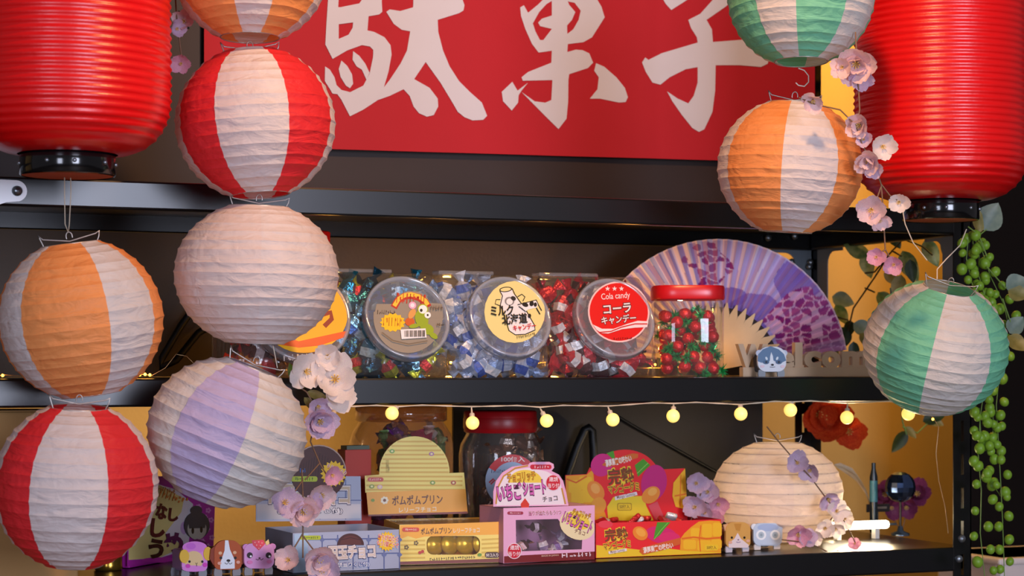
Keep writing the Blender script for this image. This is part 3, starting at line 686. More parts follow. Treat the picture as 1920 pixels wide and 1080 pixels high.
def fcol(a, r):
    """print on the fan: a in degrees from the pivot, r in photo pixels from the pivot"""
    x, y = r*math.cos(math.radians(a)), r*math.sin(math.radians(a))
    st = .5+.5*math.sin(a*1.16+1.2*mnoise.noise(Vector((a*.05, r*.01, 0))))
    if a > 92: c = mixc(cL, cW, .15+.95*(st > .48)*(.6+.4*min(1, (a-92)/40)))
    else: c = mixc(cL, cW, .25+.45*(st > .8))
    if a < 62: c = mixc(c, cB, .6)
    n = mnoise.noise(Vector((x*.03, y*.03, 3)))
    d1 = math.hypot((x-72)/46, (y-105)/36)+n*.35
    d2 = math.hypot((x-150)/44, (y-158)/50)+n*.4
    d3 = math.hypot((x-28)/26, (y-135)/18)+n*.3
    for d in (d1, d2, d3):
        if d < 1: c = mixc(c, cP, .72+.2*n)
    # magenta petals
    m = 0
    e = math.hypot((x-165)/78, (y-70)/62)+.3*n
    if a < 47 and e < 1.2 and r > 120: m = 1
    e2 = math.hypot((x+22)/48, (y-195)/42)+.35*n
    if e2 < .95: m = max(m, 2)
    if m:
        d, q, s2 = vor(x*.8+6*mnoise.noise(Vector((x*.05, y*.05, 7))), y+6*mnoise.noise(Vector((x*.05, y*.05, 1))), 14, m)
        if m == 1: c = mixc(c, cK, .8)
        if s2-d > .16 and (q > .12 if m == 1 else q > .38): c = mixc(c, mixc(cM, cD, q), .55+.45*q)
        elif m == 1: c = mixc(c, cW, .35)
    if a < 14: c = mixc(c, cB, .5)
    if r > 239: c = mixc(c, cW, .7)
    return c
fm = bpy.data.materials.new('printed fan paper'); fm.use_nodes = True
at = fm.node_tree.nodes.new('ShaderNodeVertexColor'); at.layer_name = 'print'; bs = fm.node_tree.nodes['Principled BSDF']; bs.inputs['Roughness'].default_value = .7
fm.node_tree.links.new(at.outputs[0], bs.inputs['Base Color'])
a0, a1 = 8, 172; npl = 36; na = npl*8; nr_ = 70; vs = []; cols = []
for i in range(na+1):
    a = a0+(a1-a0)*i/na; ph = (i % 8)/8; tri_ = abs(2*ph-1)
    for j in range(nr_+1):
        r = Ri+(Rf-Ri)*j/nr_; amp = .0042*(r/Rf)
        vs.append((r*math.cos(math.radians(a)), -amp*(tri_-.5)*2, r*math.sin(math.radians(a)))); cols.append(fcol(a, r/kf))
m = MB(fm).add(vs, [(i*(nr_+1)+j, i*(nr_+1)+j+1, (i+1)*(nr_+1)+j+1, (i+1)*(nr_+1)+j) for i in range(na) for j in range(nr_)])
leaf = build('fan_paper', m, fan)
ca = leaf.data.color_attributes.new('print', 'FLOAT_COLOR', 'POINT')
ca.data.foreach_set('color', [q for c in cols for q in (*c, 1)])
wood = mat('#d8c096', .6, noise=.12, nscale=40, name='pale bamboo')
for i in range(npl//2+1):
    a = math.radians(a0+(a1-a0)*(i+.5)/(npl//2+1)); r1 = Ri+.004; w0, w1, w2 = .0035, Ri*PI*(a1-a0)/180/(npl//2+1)*.5*.88, .001
    pts = [(-w0, -.010), (w0, -.010), (w1, r1*.88), (w2, r1+.006), (-w2, r1+.006), (-w1, r1*.88)]
    d = (math.cos(a), math.sin(a)); pp = [(d[0]*v+d[1]*u, d[1]*v-d[0]*u) for u, v in pts]
    st_ = build('stick', MB(wood).plate([pp[::-1] if False else pp], .0008, None, -.0095+.00024*i), fan)
build('rivet', MB(zinc).lathe([(0, .012), (.003, .0115), (.0035, .0105)], 10, RX(PI/2)), fan)
build('fan_gap_shade', MB(mat('#3a2a28', .8)).plate([[((Ri*1.02)*math.cos(math.radians(a)), (Ri*1.02)*math.sin(math.radians(a))) for a in range(8, 173, 4)]+[((Ri*.3)*math.cos(math.radians(a)), Ri*.3*math.sin(math.radians(a))) for a in range(172, 7, -4)]], 0, None, -.0047), fan)  # dark sheet added behind the sticks to shade the gaps between
# ------------------------------------------------------------------ wooden welcome sign
def solid_text(m, body, x0, x1, z0, z1, t, bold=.03):
    vs, fs, w, h = glyphs(body, bold); bm = bmesh.new()
    P = [bm.verts.new(((x0+x1)/2+x/w*(x1-x0), 0, (z0+z1)/2+y/h*(z1-z0))) for x, y in vs]
    for f in fs:
        try: bm.faces.new([P[i] for i in f])
        except ValueError: pass
    bmesh.ops.remove_doubles(bm, verts=bm.verts, dist=1e-6)
    g = bmesh.ops.extrude_face_region(bm, geom=bm.faces[:]); bmesh.ops.translate(bm, verts=[e for e in g['geom'] if isinstance(e, bmesh.types.BMVert)], vec=(0, t, 0))
    bmesh.ops.recalc_face_normals(bm, faces=bm.faces[:]); m.bm(bm, None, False)
Yw = Y0+.045; sp = at_Y(1393, 705, Yw); MS = T(sp.x, Yw, ZM)
sign = thing('welcome_sign', 'pale wooden cut-out sign spelling welcome on a base strip', 'sign', MS)
wl = at_Y(1700, 705, Yw).x-sp.x; zt = at_Y(1540, 689, Yw).z-ZM
swood = mat('#d2b290', .6, noise=.12, nscale=30, name='sign wood')
build('base_strip', MB(swood).bbox((0, -.001, 0), (wl, .012, zt+.0005), .001), sign)
for ch, xa, xb, ya, s_ in (('W', 1384, 1440, 645, 0), ('e', 1459, 1490, 660, 0), ('l', 1491, 1505, 642, 1), ('c', 1508, 1540, 658, 0), ('o', 1541, 1577, 658, 0), ('m', 1579, 1631, 658, 1), ('e', 1634, 1668, 658, 0)):
    x0 = at_Y(xa, 690, Yw).x-sp.x; x1 = at_Y(xb, 690, Yw).x-sp.x; z1 = at_Y((xa+xb)/2, ya, Yw).z-ZM
    mm = MB(swood); solid_text(mm, ch, x0, x1, zt-.0015, z1, .010, .05)
    if s_: mm.box((x0-.001, 0.0005, zt-.001), (x1+.003, .0095, zt+.004))
    build('letter', mm, sign)

# ------------------------------------------------------------------ animal figures of folded card
def rrect_pts(x0, y0, x1, y1, r, k=6, rb=None):
    pts = []; rb = r if rb is None else rb
    for cx, cy, a, q in ((x1-r, y0+r, -90, r), (x1-rb, y1-rb, 0, rb), (x0+rb, y1-rb, 90, rb), (x0+r, y0+r, 180, r)):
        for i in range(k+1): t = math.radians(a+90*i/k); pts.append((cx+q*math.cos(t), cy+q*math.sin(t)))
    return pts
def critter(label, foot, head, yaw, facec, bodyc, legc, ears, art, ey=.0012):
    """foot: frame on the shelf; head: pixel outline of the face card"""
    MF = T(*foot) @ RZ(yaw); th = thing('animal_figure', label, 'card figure', MF, 'folded card animal figures')
    P = [on_plane(x, y, MF) for x, y in head]; P = P[::-1]
    fm_ = mat(facec, .5, noise=.04, nscale=60)
    for e, ec in ears: build('ear', MB(mat(ec, .5)).plate([[on_plane(x, y, MF) for x, y in e][::-1]], .003, None, ey), th)
    hd = build('head', MB(fm_).plate([P], .0045, None, 0), th)
    xs = [p[0] for p in P]; zs = [p[1] for p in P]; w = max(xs)-min(xs); z0 = min(zs); z1 = max(zs); xc = (max(xs)+min(xs))/2
    build('body', MB(mat(bodyc, .55, noise=.05, nscale=50)).bbox((xc-w*.36, .005, z0*.9), (xc+w*.36, .052, z0+(z1-z0)*.72), .004), th)
    for sx in (-1, 1):
        for yy in (.002, .040):
            x = xc+sx*w*.34
            build('leg', MB(mat(legc, .5)).plate([[(x-.0055, .0005), (x+.0055, .0005), (x+.0062, .006), (x+.005, z0+.003), (x-.005, z0+.003), (x-.0062, .006)]], .003, None, yy), th)
    f = Face(th, MF, Matrix.Identity(4), hd, dy=.0001); art(f); f.done('face_print')
    return th
def circ(cx, cy, r, n=14, ry=None): return [(cx+r*math.cos(2*PI*i/n), cy+(ry or r)*math.sin(2*PI*i/n)) for i in range(n)]
def a_husky(f):
    b = '#5b7c9e'; f.poly([(1420, 677), (1422, 664), (1430, 655), (1445, 649), (1460, 655), (1470, 664), (1474, 676), (1466, 680), (1456, 679), (1447, 674), (1438, 680), (1427, 680)], b)
    f.poly([(1446, 660), (1449, 668), (1451, 682), (1443, 682), (1444, 668)], '#e9eef2')
    f.ell(1437, 672, 2, 3.4, '#dfe8ee', -25); f.ell(1457, 672, 2, 3.4, '#dfe8ee', 25); f.ell(1436, 679, 6, 4, '#49698c'); f.ell(1460, 679, 6, 4, '#49698c')
    f.ell(1436.5, 679, 2.2, 2.4, '#1c2c40'); f.ell(1460, 679, 2.2, 2.4, '#1c2c40'); f.ell(1448, 684, 2.6, 2, '#20242a')
    f.line([(1443, 688), (1448, 688.5), (1453, 688)], 1, '#40464e'); f.ell(1429, 687, 4, 2.6, '#edd0d8'); f.ell(1467, 687, 4, 2.6, '#edd0d8')
fy = at_Y(1447, 705.5, Y0+.012); fy.z = ZM
critter('blue and white husky card figure in front of the wooden sign', fy, rrect_pts(1421, 650, 1474, 697, 20, rb=16), -.12, '#e3e6ec', '#3a4048', '#8f959c', [(circ(1424, 662, 6), '#c8cede'), (circ(1471, 662, 6), '#c8cede')], a_husky)
# ------------------------------------------------------------------ bottom shelf: sweet boxes
def boxframe(pl, pr):
    a = at_Z(pl[0], pl[1], ZB); b = at_Z(pr[0], pr[1], ZB)
    d = b-a; return T(a.x, max(a.y, Y0+.0), ZB+.0004) @ RZ(math.atan2(d.y, d.x)), d.length
def ptop(px, py, M): return on_plane(px, py, M)
def card(th, name, MM, pts, hexc, y, t=.0012, tilt=0.0, zpiv=0):
    """stand-up card whose outline is read off in pixels on the plane y (tilted back about z=zpiv)"""
    L = T(0, y, zpiv) @ RX(-tilt)
    P = [on_plane(px, py, MM @ L) for px, py in pts]
    if sum(P[i][0]*P[(i+1) % len(P)][1]-P[(i+1) % len(P)][0]*P[i][1] for i in range(len(P))) < 0: P = P[::-1]
    o = build(name, MB(mat(hexc, .45, noise=.03, nscale=20) if isinstance(hexc, str) else hexc).plate([P], t, L), th)
    return o, L
def tray(th, W_, D, H, outc, inc, front=None, hole=None):
    mo = mat(outc, .45, noise=.04, nscale=15); t = .0012
    build('side_panel', MB(mo).box((0, t, 0), (t, D, H)), th); build('side_panel', MB(mo).box((W_-t, t, 0), (W_, D, H)), th)
    build('back_panel', MB(mo).box((0, D-t, 0), (W_, D, H)), th); build('bottom_panel', MB(mat(inc, .6)).box((t, t, 0), (W_-t, D-t, t)), th)
    lp = [[(0, 0), (W_, 0), (W_, H), (0, H)]]+([hole] if hole else [])
    return build('front_panel', MB(front or mo).plate(lp, t), th)
def lathe_disc(r): return None
def arc(cx, cy, rx, ry, a0, a1, n=16): return [(cx+rx*math.cos(math.radians(a0+(a1-a0)*i/n)), cy-ry*math.sin(math.radians(a0+(a1-a0)*i/n))) for i in range(n+1)]

# --- silver coin-chocolate box
M1, W1 = boxframe((549, 1075), (748, 1066)); H1 = on_plane(549, 1000, M1)[1]
b1 = thing('chocolate_box', 'open silver grey box of round chocolates under a chocolate disc display card', 'sweet box', M1, 'display boxes of sweets')
silv = mat('#b3b8cc', .3, metal=.3, noise=.12, nscale=14, name='silver board')
fp = tray(b1, W1, .125, H1, '#9a9cac', '#5a4038', silv)
f = Face(b1, M1, Matrix.Identity(4), fp)
for i in range(7): f.line([(575+i*29, 1003), (575+i*29, 1068)], 2.2, '#5a6696')
for y in (1012, 1040): f.line([(552, y), (748, y-3)], 2.2, '#5a6696')
for i in range(7):
    for y in (1012, 1040): f.poly([(575+i*29-5, y), (575+i*29, y-5), (575+i*29+5, y), (575+i*29, y+5)], '#6a76a4')
f.poly([(551, 1001), (578, 1000), (574, 1073), (551, 1074)], '#a9c4dc')
f.rr(562, 1004, 601, 1012, 3, '#b4c42a'); f.scrib(566, 1006, 597, 1010, '#3f6a1c', 8, 0, 2)
f.ell(657, 1022, 25, 22, '#4a211c', a0=180, a1=360); f.ell(657, 1021, 20, 17, '#5f2c24', a0=180, a1=360); f.line([(640, 1012), (657, 1008), (674, 1012)], 1.2, '#3a1512')
f.text('10円玉チョコ', 600, 1023, 703, 1048, '#d8c6b8', -3, .03, '#efe8ea', .045, '#3a2340', .085)
f.text('(連続当りくじ付)', 620, 1054, 692, 1064, '#eef0f6', -2, .015, '#2e4a9a', .07)
f.burst(725, 1015, 15, 19, 18, '#f2c216'); f.text('当りが出たら', 708, 1003, 746, 1014, '#d01c24', 8, .012, '#f6e8e0', .06); f.text('もう1個どうぞ', 706, 1015, 747, 1025, '#d01c24', 8, .012, '#f6e8e0', .06)
f.done()
hd, L = card(b1, 'display_card', M1, [(480, 978), (480, 935), (545, 893), (676, 893), (678, 976)], silv, .118)
f = Face(b1, M1, L, hd)
for x in (512, 600, 648): f.line([(x, 900), (x, 974)], 2, '#6c78a2')
f.line([(482, 938), (678, 938)], 2, '#6c78a2'); f.poly([(482, 945), (676, 945), (676, 972), (482, 974)], '#c9cbd4')
f.text('10円玉チョコ', 504, 908, 656, 947, '#c9b49a', 0, .03, '#efe8ea', .04, '#2c2050', .07)
f.text('(連続当りくじ付)', 520, 952, 642, 964, '#f0f0f6', 0, .015, '#2a2c50', .07)
f.done()
cd, L = card(b1, 'chocolate_disc', M1, circ(597, 886, 52, 28), mat('#4a1a12', .4, noise=.25, nscale=60), .116)
f = Face(b1, M1, L, cd); 
for i in range(16): f.line([(560+i*5, 850+abs(i-8)*3), (556+i*5, 895)], 1.2, '#361009')
f.line(arc(597, 886, 51, 51, 0, 180), 2.2, '#b99a8a')
f.rr(545, 893, 595, 903, 4, '#b4c42a'); f.scrib(552, 895, 588, 901, '#3f6a1c', 8, 0, 2); f.scrib(562, 878, 574, 886, '#3a7ad0', 3, 0, 3)
f.burst(625, 888, 20, 25, 18, '#f2c216'); f.text('もう1個どうぞ', 612, 876, 650, 886, '#c01c24', 25, .012, '#f6e8e0', .06); f.done()
for i in range(6):
    o = build('coin_chocolate', MB(mat('#a8743a', .3, metal=.4, noise=.2, nscale=60)).lathe([(0, .006), (.014, .006), (.0165, .004), (.0165, .002), (.014, 0), (0, 0)], 20)) if i == 0 else copy_obj(o, None)
    P = M1 @ Vector((.022+i*.026, .03+(i % 2)*.035, H1-.019)); o.location = P; o.rotation_euler = (.5, .2*(i % 3), i)
    tag(o, ['first', 'second', 'third', 'fourth', 'fifth', 'sixth', 'seventh', 'eighth', 'ninth'][i]+' brown foil coin chocolate from the carton end of the silver grey box', 'chocolate', 'coin chocolates in the silver grey box')

# --- yellow pudding box
M2, W2 = boxframe((749, 1060), (942, 1055)); H2 = on_plane(749, 984, M2)[1]
b2 = thing('chocolate_box', 'yellow striped chocolate box with an oval window and an arched display card', 'sweet box', M2, 'display boxes of sweets')
hole = [on_plane(x, y, M2) for x, y in rrect_pts(800, 1005, 900, 1040, 12, 4)]
yel = mat('#f4dc6a', .42, noise=.03, nscale=15, name='yellow board')
fp = tray(b2, W2, .115, H2, '#c9a040', '#a8742c', yel, hole[::-1])
f = Face(b2, M2, Matrix.Identity(4), fp)
def P2(pts): return f.poly(pts, '#e3a01c', holes=[])
f.poly([(750, 985), (941, 978), (941, 1002), (903, 1003), (796, 1006), (780, 1010), (765, 1005), (750, 1011)], '#f4ae20')
for y in (1014, 1022, 1030, 1038, 1046):
    f.line([(751, y), (797, y-.5)], 3.2, '#d9b740'); f.line([(903, y-2), (940, y-4)], 3.2, '#d9b740')
f.poly([(750, 1053), (941, 1047), (941, 1054), (750, 1059)], '#7a2f16')
f.rr(754, 989, 786, 997, 3.5, '#d0401c'); f.scrib(759, 991, 782, 995, '#f6e2c8', 6, 0, 2)
f.text('ポムポムプリン', 789, 989, 847, 1001, '#5a2a12', -2, .012); f.text('レリーフチョコ', 850, 990, 899, 999, '#f6edd0', -2, .01)
f.rr(909, 1035, 936, 1046, 5, '#4a2214'); f.text('50コ入り', 911, 1037, 934, 1044, '#f4ead8', 0, .02)
f.scrib(805, 1044, 892, 1049, '#6a5a28', 20, -3, 5)
for x, y in ((780, 1018), (762, 1026)): 
    for k in range(5): f.ell(x+3*math.cos(k*1.257), y+3*math.sin(k*1.257), 1.6, 1.6, '#5a3a1c', n=8)
f.ell(787, 1036, 3, 3, '#c03020'); f.ell(792, 1034, 3, 3, '#c03020'); f.ell(899, 1040, 4, 3, '#6a9a2a')
f.done()
build('window_film', MB(clear('#fff4dc', .03, .8)).plate([[(x, z) for x, z in hole][::-1]], 0, None, .0016), b2)
build('clear_sleeve', MB(clear('#ffffff', .04, .7)).box((.0015, .002, H2-.0015), (W2-.0015, .1, H2-.0008)), b2)
up = [(685, 924), (684, 892), (711, 890)]+arc(777, 886, 66, 68, 178, 2, 24)[1:]+[(842, 887), (870, 886), (873, 919)]
hd, L = card(b2, 'display_card', M2, up, yel, .108)
f = Face(b2, M2, L, hd)
for i in range(12):
    y = 828+i*8.2; hw = 66*math.sqrt(max(0, 1-((886-y)/68)**2)) if y < 886 else 92
    f.line([(777-hw+2, y), (777+hw-2, y)], 3.2, '#dcae34')
f.rr(689, 895, 719, 903, 4, '#c8402c'); f.scrib(693, 897, 715, 901, '#f6dcd0', 6, 0, 3)
for x, y, c in ((735, 846, '#6fa02a'), (809, 851, '#b06a9a'), (811, 905, '#7a9a2a'), (850, 905, '#b03020'), (697, 912, '#8a9a2a'), (712, 913, '#e6b8c0')): f.ell(x, y, 5, 4, c, n=10); f.ell(x, y, 2.4, 2, '#f4e6a0', n=8)
f.scrib(724, 862, 730, 886, '#a08a30', 3, 0, 4); f.done()
lo, L2 = card(b2, 'title_strip', M2, [(687, 923), (873, 917), (877, 962), (691, 968)], mat('#f0a414', .4), .1065)
f = Face(b2, M2, L2, lo)
f.poly([(690, 965), (876, 959), (877, 963), (691, 968)], '#7a2f16')
for k in range(7): f.ell(721+5*math.cos(k*.9), 938+5*math.sin(k*.9), 2.6, 2.6, '#f4e8c8', n=8)
f.ell(721, 938, 3, 3, '#7a3a14', n=10); f.ell(699, 938, 3.4, 3, '#7f9a24')
f.text('ポムポムプリン', 735, 928, 830, 946, '#5c260e', -2, .016); f.text('レリーフチョコ', 748, 951, 818, 960, '#f8ecc8', -2, .014); f.done()
for i in range(4):
    o = build('gold_chocolate', MB(mat('#d9b32a', .25, metal=.45, noise=.15, nscale=60)).lathe([(0, .009), (.012, .008), (.0145, .005), (.0165, .004), (.0165, .002), (.0, 0)], 20)) if i == 0 else copy_obj(o, None)
    P = M2 @ Vector((.055+i*.024, .016, .028)); o.location = P; o.rotation_euler = (PI/2-.1, .15*(i-1), .25*(i % 2))
    tag(o, ['first', 'second', 'third', 'fourth', 'fifth', 'sixth', 'seventh', 'eighth', 'ninth'][i]+' gold foil chocolate from the silver box side in the oval window', 'chocolate', 'gold foil chocolates in the yellow box')
# --- pink strawberry box
M3, W3 = boxframe((944, 1057), (1115, 1049)); H3 = on_plane(944, 953, M3)[1]
b3 = thing('chocolate_box', 'pink strawberry chocolate box with a window and a cake shaped card', 'sweet box', M3, 'display boxes of sweets')
pink = mat('#ecb0d2', .42, noise=.03, nscale=15, name='pink board')
hole = [on_plane(x, y, M3) for x, y in [(967, 975), (1046, 973), (1060, 992), (1092, 1010), (1091, 1030), (968, 1034)]]
fp = tray(b3, W3, .085, H3, '#c98fb2', '#7a4a50', pink, hole)
build('top_panel', MB(pink).box((0, .0012, H3-.001), (W3, .085, H3)), b3)
f = Face(b3, M3, Matrix.Identity(4), fp)
f.poly([(945, 1043), (1115, 1034), (1115, 1049), (945, 1056)], '#7c1f20')
f.ell(1082, 985, 34, 26, '#f0dfb0', 25); f.ell(1083, 976, 24, 15, '#f2d24a', 25)
f.text('チョコリッチ', 1073, 958, 1108, 970, '#d89a1a', 18, .03, '#5a2a10', .04)
f.text('いちごショート', 1054, 966, 1112, 991, '#d868b8', 22, .03, '#4a1238', .05); f.text('チョコ', 1077, 994, 1097, 1002, '#7a3a34', 18, .015)
f.rr(951, 959, 981, 965, 3, '#a83a50'); f.scrib(955, 960.5, 977, 963.5, '#f0c8d4', 6, 0, 2)
f.text('当りが出たらもう1つ', 991, 957, 1052, 966, '#a0243c', -2, .012, '#f0d8e4', .05)
f.ell(964, 1033, 14, 15, '#f2d6e2'); f.ell(964, 1033, 12.5, 13.5, '#cf2236'); f.text('連続', 956, 1022, 973, 1031, '#f8e2e6', 0, .015); f.text('当り付', 953, 1034, 975, 1043, '#f8e2e6', 0, .015)
f.text('MADE IN JAPAN', 1015, 1040, 1047, 1044, '#d9b09a', -3, .02); f.scrib(1053, 1036, 1111, 1044, '#f3dce4', 8, -3, 6)
f.done()
build('window_film', MB(clear('#fff0f6', .04, .85)).plate([hole], 0, None, .0016), b3)
cake = [(925, 950), (925, 922), (930, 902), (942, 886), (960, 875), (991, 871), (993, 868), (1000, 866), (1030, 866), (1038, 870), (1039, 877), (1034, 883), (1048, 890), (1056, 902), (1062, 925), (1066, 948)]
hd, L = card(b3, 'display_card', M3, cake, pink, .0018, .0012)
f = Face(b3, M3, L, hd)
f.poly([(931, 948), (931, 922), (936, 905), (947, 891), (963, 881), (992, 877), (1025, 884), (1042, 893), (1051, 906), (1055, 925), (1058, 946)], '#f2e2ea')
f.ell(985, 905, 32, 24, '#f2d24a', a0=180, a1=360); f.line([(930, 945), (933, 915), (944, 893), (966, 878), (990, 873)], 3, '#c9933a'); f.line([(1060, 945), (1053, 915)], 3, '#c9933a')
f.rr(994, 871, 1034, 880, 4, '#c8283c'); f.scrib(1002, 873, 1030, 878, '#f6d0d6', 6, 0, 3)
f.text('チョコリッチ', 951, 886, 1004, 903, '#e0a01c', -6, .03, '#5a2a10', .04)
f.text('いちご', 932, 906, 978, 938, '#d868b8', -6, .04, '#4a1238', .05); f.text('ショート', 980, 901, 1023, 928, '#d868b8', -6, .04, '#4a1238', .05)
f.ell(1037, 905, 14, 15, '#f0c8d2'); f.ell(1037, 905, 13, 14, '#cf2236'); f.text('連続', 1029, 894, 1046, 903, '#f8e2e6', 0, .015); f.text('当り付', 1027, 906, 1048, 915, '#f8e2e6', 0, .015)
f.text('チョコ', 1017, 930, 1045, 940, '#5a4038', -6, .015); f.poly([(984, 934), (992, 945), (991, 952), (977, 952), (976, 945)], '#d8402c'); f.done()
o = None
for i, (x, y, z, r, c) in enumerate(((.022, .02, .026, .5, 0), (.046, .03, .022, -.4, 1), (.066, .024, .05, .1, 1), (.075, .02, .022, 1.3, 2), (.10, .02, .02, -.3, 0), (.032, .05, .05, .8, 1), (.115, .035, .035, .3, 2))):
    o = build('mini_chocolate', twist(foil(('#e2e6f0', '#4a2a26', '#b9a0c4')[c], .3, .25), foil(('#7a5a9a', '#d8c0c4', '#eef0f6')[c], .4, .1), L=.034, w=.010, seed=80+i))
    o.location = M3 @ Vector((x, y, z)); o.rotation_euler = (.3, r, .2); tag(o, ['first', 'second', 'third', 'fourth', 'fifth', 'sixth', 'seventh', 'eighth', 'ninth'][i]+' wrapped mini chocolate counted behind the window of the pink strawberry box', 'chocolate', 'mini chocolates in the pink box')

# --- mango gummy box
M4, W4 = boxframe((1117, 1047), (1352, 1038)); H4 = on_plane(1117, 981, M4)[1]
b4 = thing('gummy_box', 'open red and yellow mango gummy box with a round topped display card', 'sweet box', M4, 'display boxes of sweets')
mred = mat('#ec2024', .4, noise=.04, nscale=15, name='red board')
fp = tray(b4, W4, .115, H4, '#a82030', '#7a1c20', mred)
f = Face(b4, M4, Matrix.Identity(4), fp)
f.poly([(1118, 1022), (1160, 1026), (1200, 1031), (1250, 1028), (1290, 1033), (1351, 1025), (1352, 1037), (1118, 1046)], '#f0c81c')
f.ell(1240, 1003, 30, 16, '#d81a6a', 10); f.ell(1255, 1008, 20, 10, '#e0246a'); f.ell(1135, 983, 14, 7, '#e83a4a')
mg = [(1275, 1032), (1276, 1010), (1283, 1000), (1296, 988), (1310, 978), (1330, 976), (1350, 977), (1351, 1036)]
f.poly(mg, '#f2a312')
for x, y, w, h in ((1297, 990, 16, 20), (1318, 982, 17, 26), (1338, 980, 15, 26), (1283, 1012, 22, 18), (1309, 1013, 24, 20), (1335, 1011, 18, 18)): f.poly(rrect_pts(x-2, y, x+w, y+h, 4, 3), '#f7bd1c')
f.line([(1278, 1010), (1300, 1007), (1325, 1010), (1350, 1008)], 3, '#e66a0c'); f.line([(1314, 985), (1311, 1008), (1313, 1034)], 2, '#e66a0c')
f.rr(1321, 1021, 1346, 1032, 3, '#f4c820'); f.text('50個入', 1325, 1023, 1343, 1030, '#7a5a10', 0, .02)
f.poly([(1232, 979), (1257, 979), (1247, 990), (1237, 1003), (1225, 1012), (1228, 995)], '#4c9a1c'); f.line([(1252, 980), (1238, 995), (1226, 1011)], 1.2, '#8acb4a')
f.ell(1200, 1000, 15, 12, '#f08a1c', 35); f.ell(1201, 998, 10, 7, '#f6a93c', 35)
f.poly([(1198, 1034), (1202, 1027), (1240, 1017), (1276, 1008), (1276, 1020), (1240, 1032), (1205, 1040)], '#d8601c'); f.text('濃厚果実の味わい', 1205, 1021, 1262, 1033, '#f8e8dc', -10, .03)
f.text('完熟', 1133, 990, 1177, 1014, '#7a4210', -5, .025, '#f6d230', .06); f.text('マンゴーグミ', 1131, 1014, 1182, 1029, '#7a3010', -7, .015, '#f6d230', .06)
f.poly([(1140, 1034), (1174, 1028), (1175, 1033), (1141, 1039)], '#efe4e0'); f.text('Mango Gummy', 1144, 1030, 1171, 1037, '#8a6a4a', -9, .01)
f.done()
cpts = [(1061, 980), (1060, 891), (1100, 889)]+[(1106, 876)]+arc(1172, 900, 66, 57, 160, 18, 22)+[(1240, 880), (1284, 878), (1288, 956), (1290, 978)]
hd, L = card(b4, 'display_card', M4, cpts, mred, .108)
f = Face(b4, M4, L, hd)
f.poly([(1062, 978), (1061, 892), (1100, 890), (1112, 880), (1116, 930), (1130, 950), (1140, 978)], '#f0a012')
for x, y, r in ((1078, 912, 12), (1098, 906, 12), (1083, 932, 12), (1102, 930, 12), (1072, 950, 10)): f.poly(rrect_pts(x-r, y-r, x+r, y+r, 4, 3), '#f4bd1e')
f.line([(1062, 898), (1080, 905), (1100, 893)], 3, '#e0640c')
f.ell(1128, 872, 20, 22, '#d41a7a', 30); f.ell(1226, 905, 24, 34, '#c81a74', 10); f.poly([(1137, 850), (1150, 845), (1153, 858), (1148, 860)], '#4c9a1c')
f.poly([(1190, 872), (1206, 860), (1219, 872), (1206, 884), (1196, 894)], '#4c9a1c'); f.line([(1194, 888), (1215, 868)], 1.2, '#9ad45a')
f.poly([(1140, 976), (1138, 950), (1150, 932), (1180, 930), (1206, 930), (1212, 950), (1225, 976)], '#f0d024')
f.ell(1117, 920, 14, 20, '#ee8a2a', -35); f.ell(1116, 916, 8, 10, '#f4aa50', -30); f.ell(1122, 948, 14, 16, '#f0a030', 20)
f.ell(1220, 928, 19, 14, '#f0902c', -40); f.ell(1223, 922, 9, 7, '#f6b050', -30); f.poly([(1215, 948), (1232, 940), (1245, 970), (1238, 976), (1228, 974)], '#e0505a')
f.poly([(1128, 872), (1134, 866), (1185, 850), (1196, 851), (1196, 858), (1140, 876)], '#d86a1c'); f.text('濃厚果実の味わい', 1134, 857, 1184, 871, '#f8e8dc', -12, .03)
f.text('完熟', 1139, 877, 1188, 908, '#7a4210', -5, .025, '#f6d230', .06); f.text('マンゴーグミ', 1140, 906, 1198, 923, '#7a3010', -7, .015, '#f6d230', .06)
f.poly([(1152, 931), (1193, 922), (1195, 928), (1153, 938)], '#efe4e0'); f.text('Mango Gummy', 1156, 926, 1191, 934, '#8a6a4a', -11, .01)
f.rr(1157, 943, 1184, 957, 3, '#b08a14'); f.rr(1158.4, 944.4, 1182.6, 955.6, 2.5, '#ecc822'); f.text('50個入', 1161, 946, 1180, 954, '#8a6a14', 0, .02)
f.poly([(1262, 905), (1270, 895), (1278, 885), (1284, 878), (1288, 956), (1266, 950), (1260, 930)], '#f4b41c'); f.line([(1264, 930), (1286, 926)], 3, '#e6720c'); f.line([(1276, 890), (1274, 950)], 2, '#e6720c')
f.done()
for i in range(9):
    o = build('gummy_packet', MB(foil(('#c8282c', '#e8e0dc', '#d8342c')[i % 3], .25, .25)).bbox((-.014, -.009, -.004), (.014, .009, .004), .003)) if i < 3 else copy_obj(bpy.data.objects['gummy_packet' if i % 3 == 0 else 'gummy_packet.00%d' % (i % 3)], None)
    o.location = M4 @ Vector((.02+i*.019, .03+(i % 3)*.024, H4-.004+.003*(i % 2))); o.rotation_euler = (.6-.3*(i % 3), .3*(i % 4-1), i*1.1)
    tag(o, ['first', 'second', 'third', 'fourth', 'fifth', 'sixth', 'seventh', 'eighth', 'ninth'][i]+' gummy packet from the pink box end of the open mango box', 'sweet packet', 'gummy packets in the mango box')

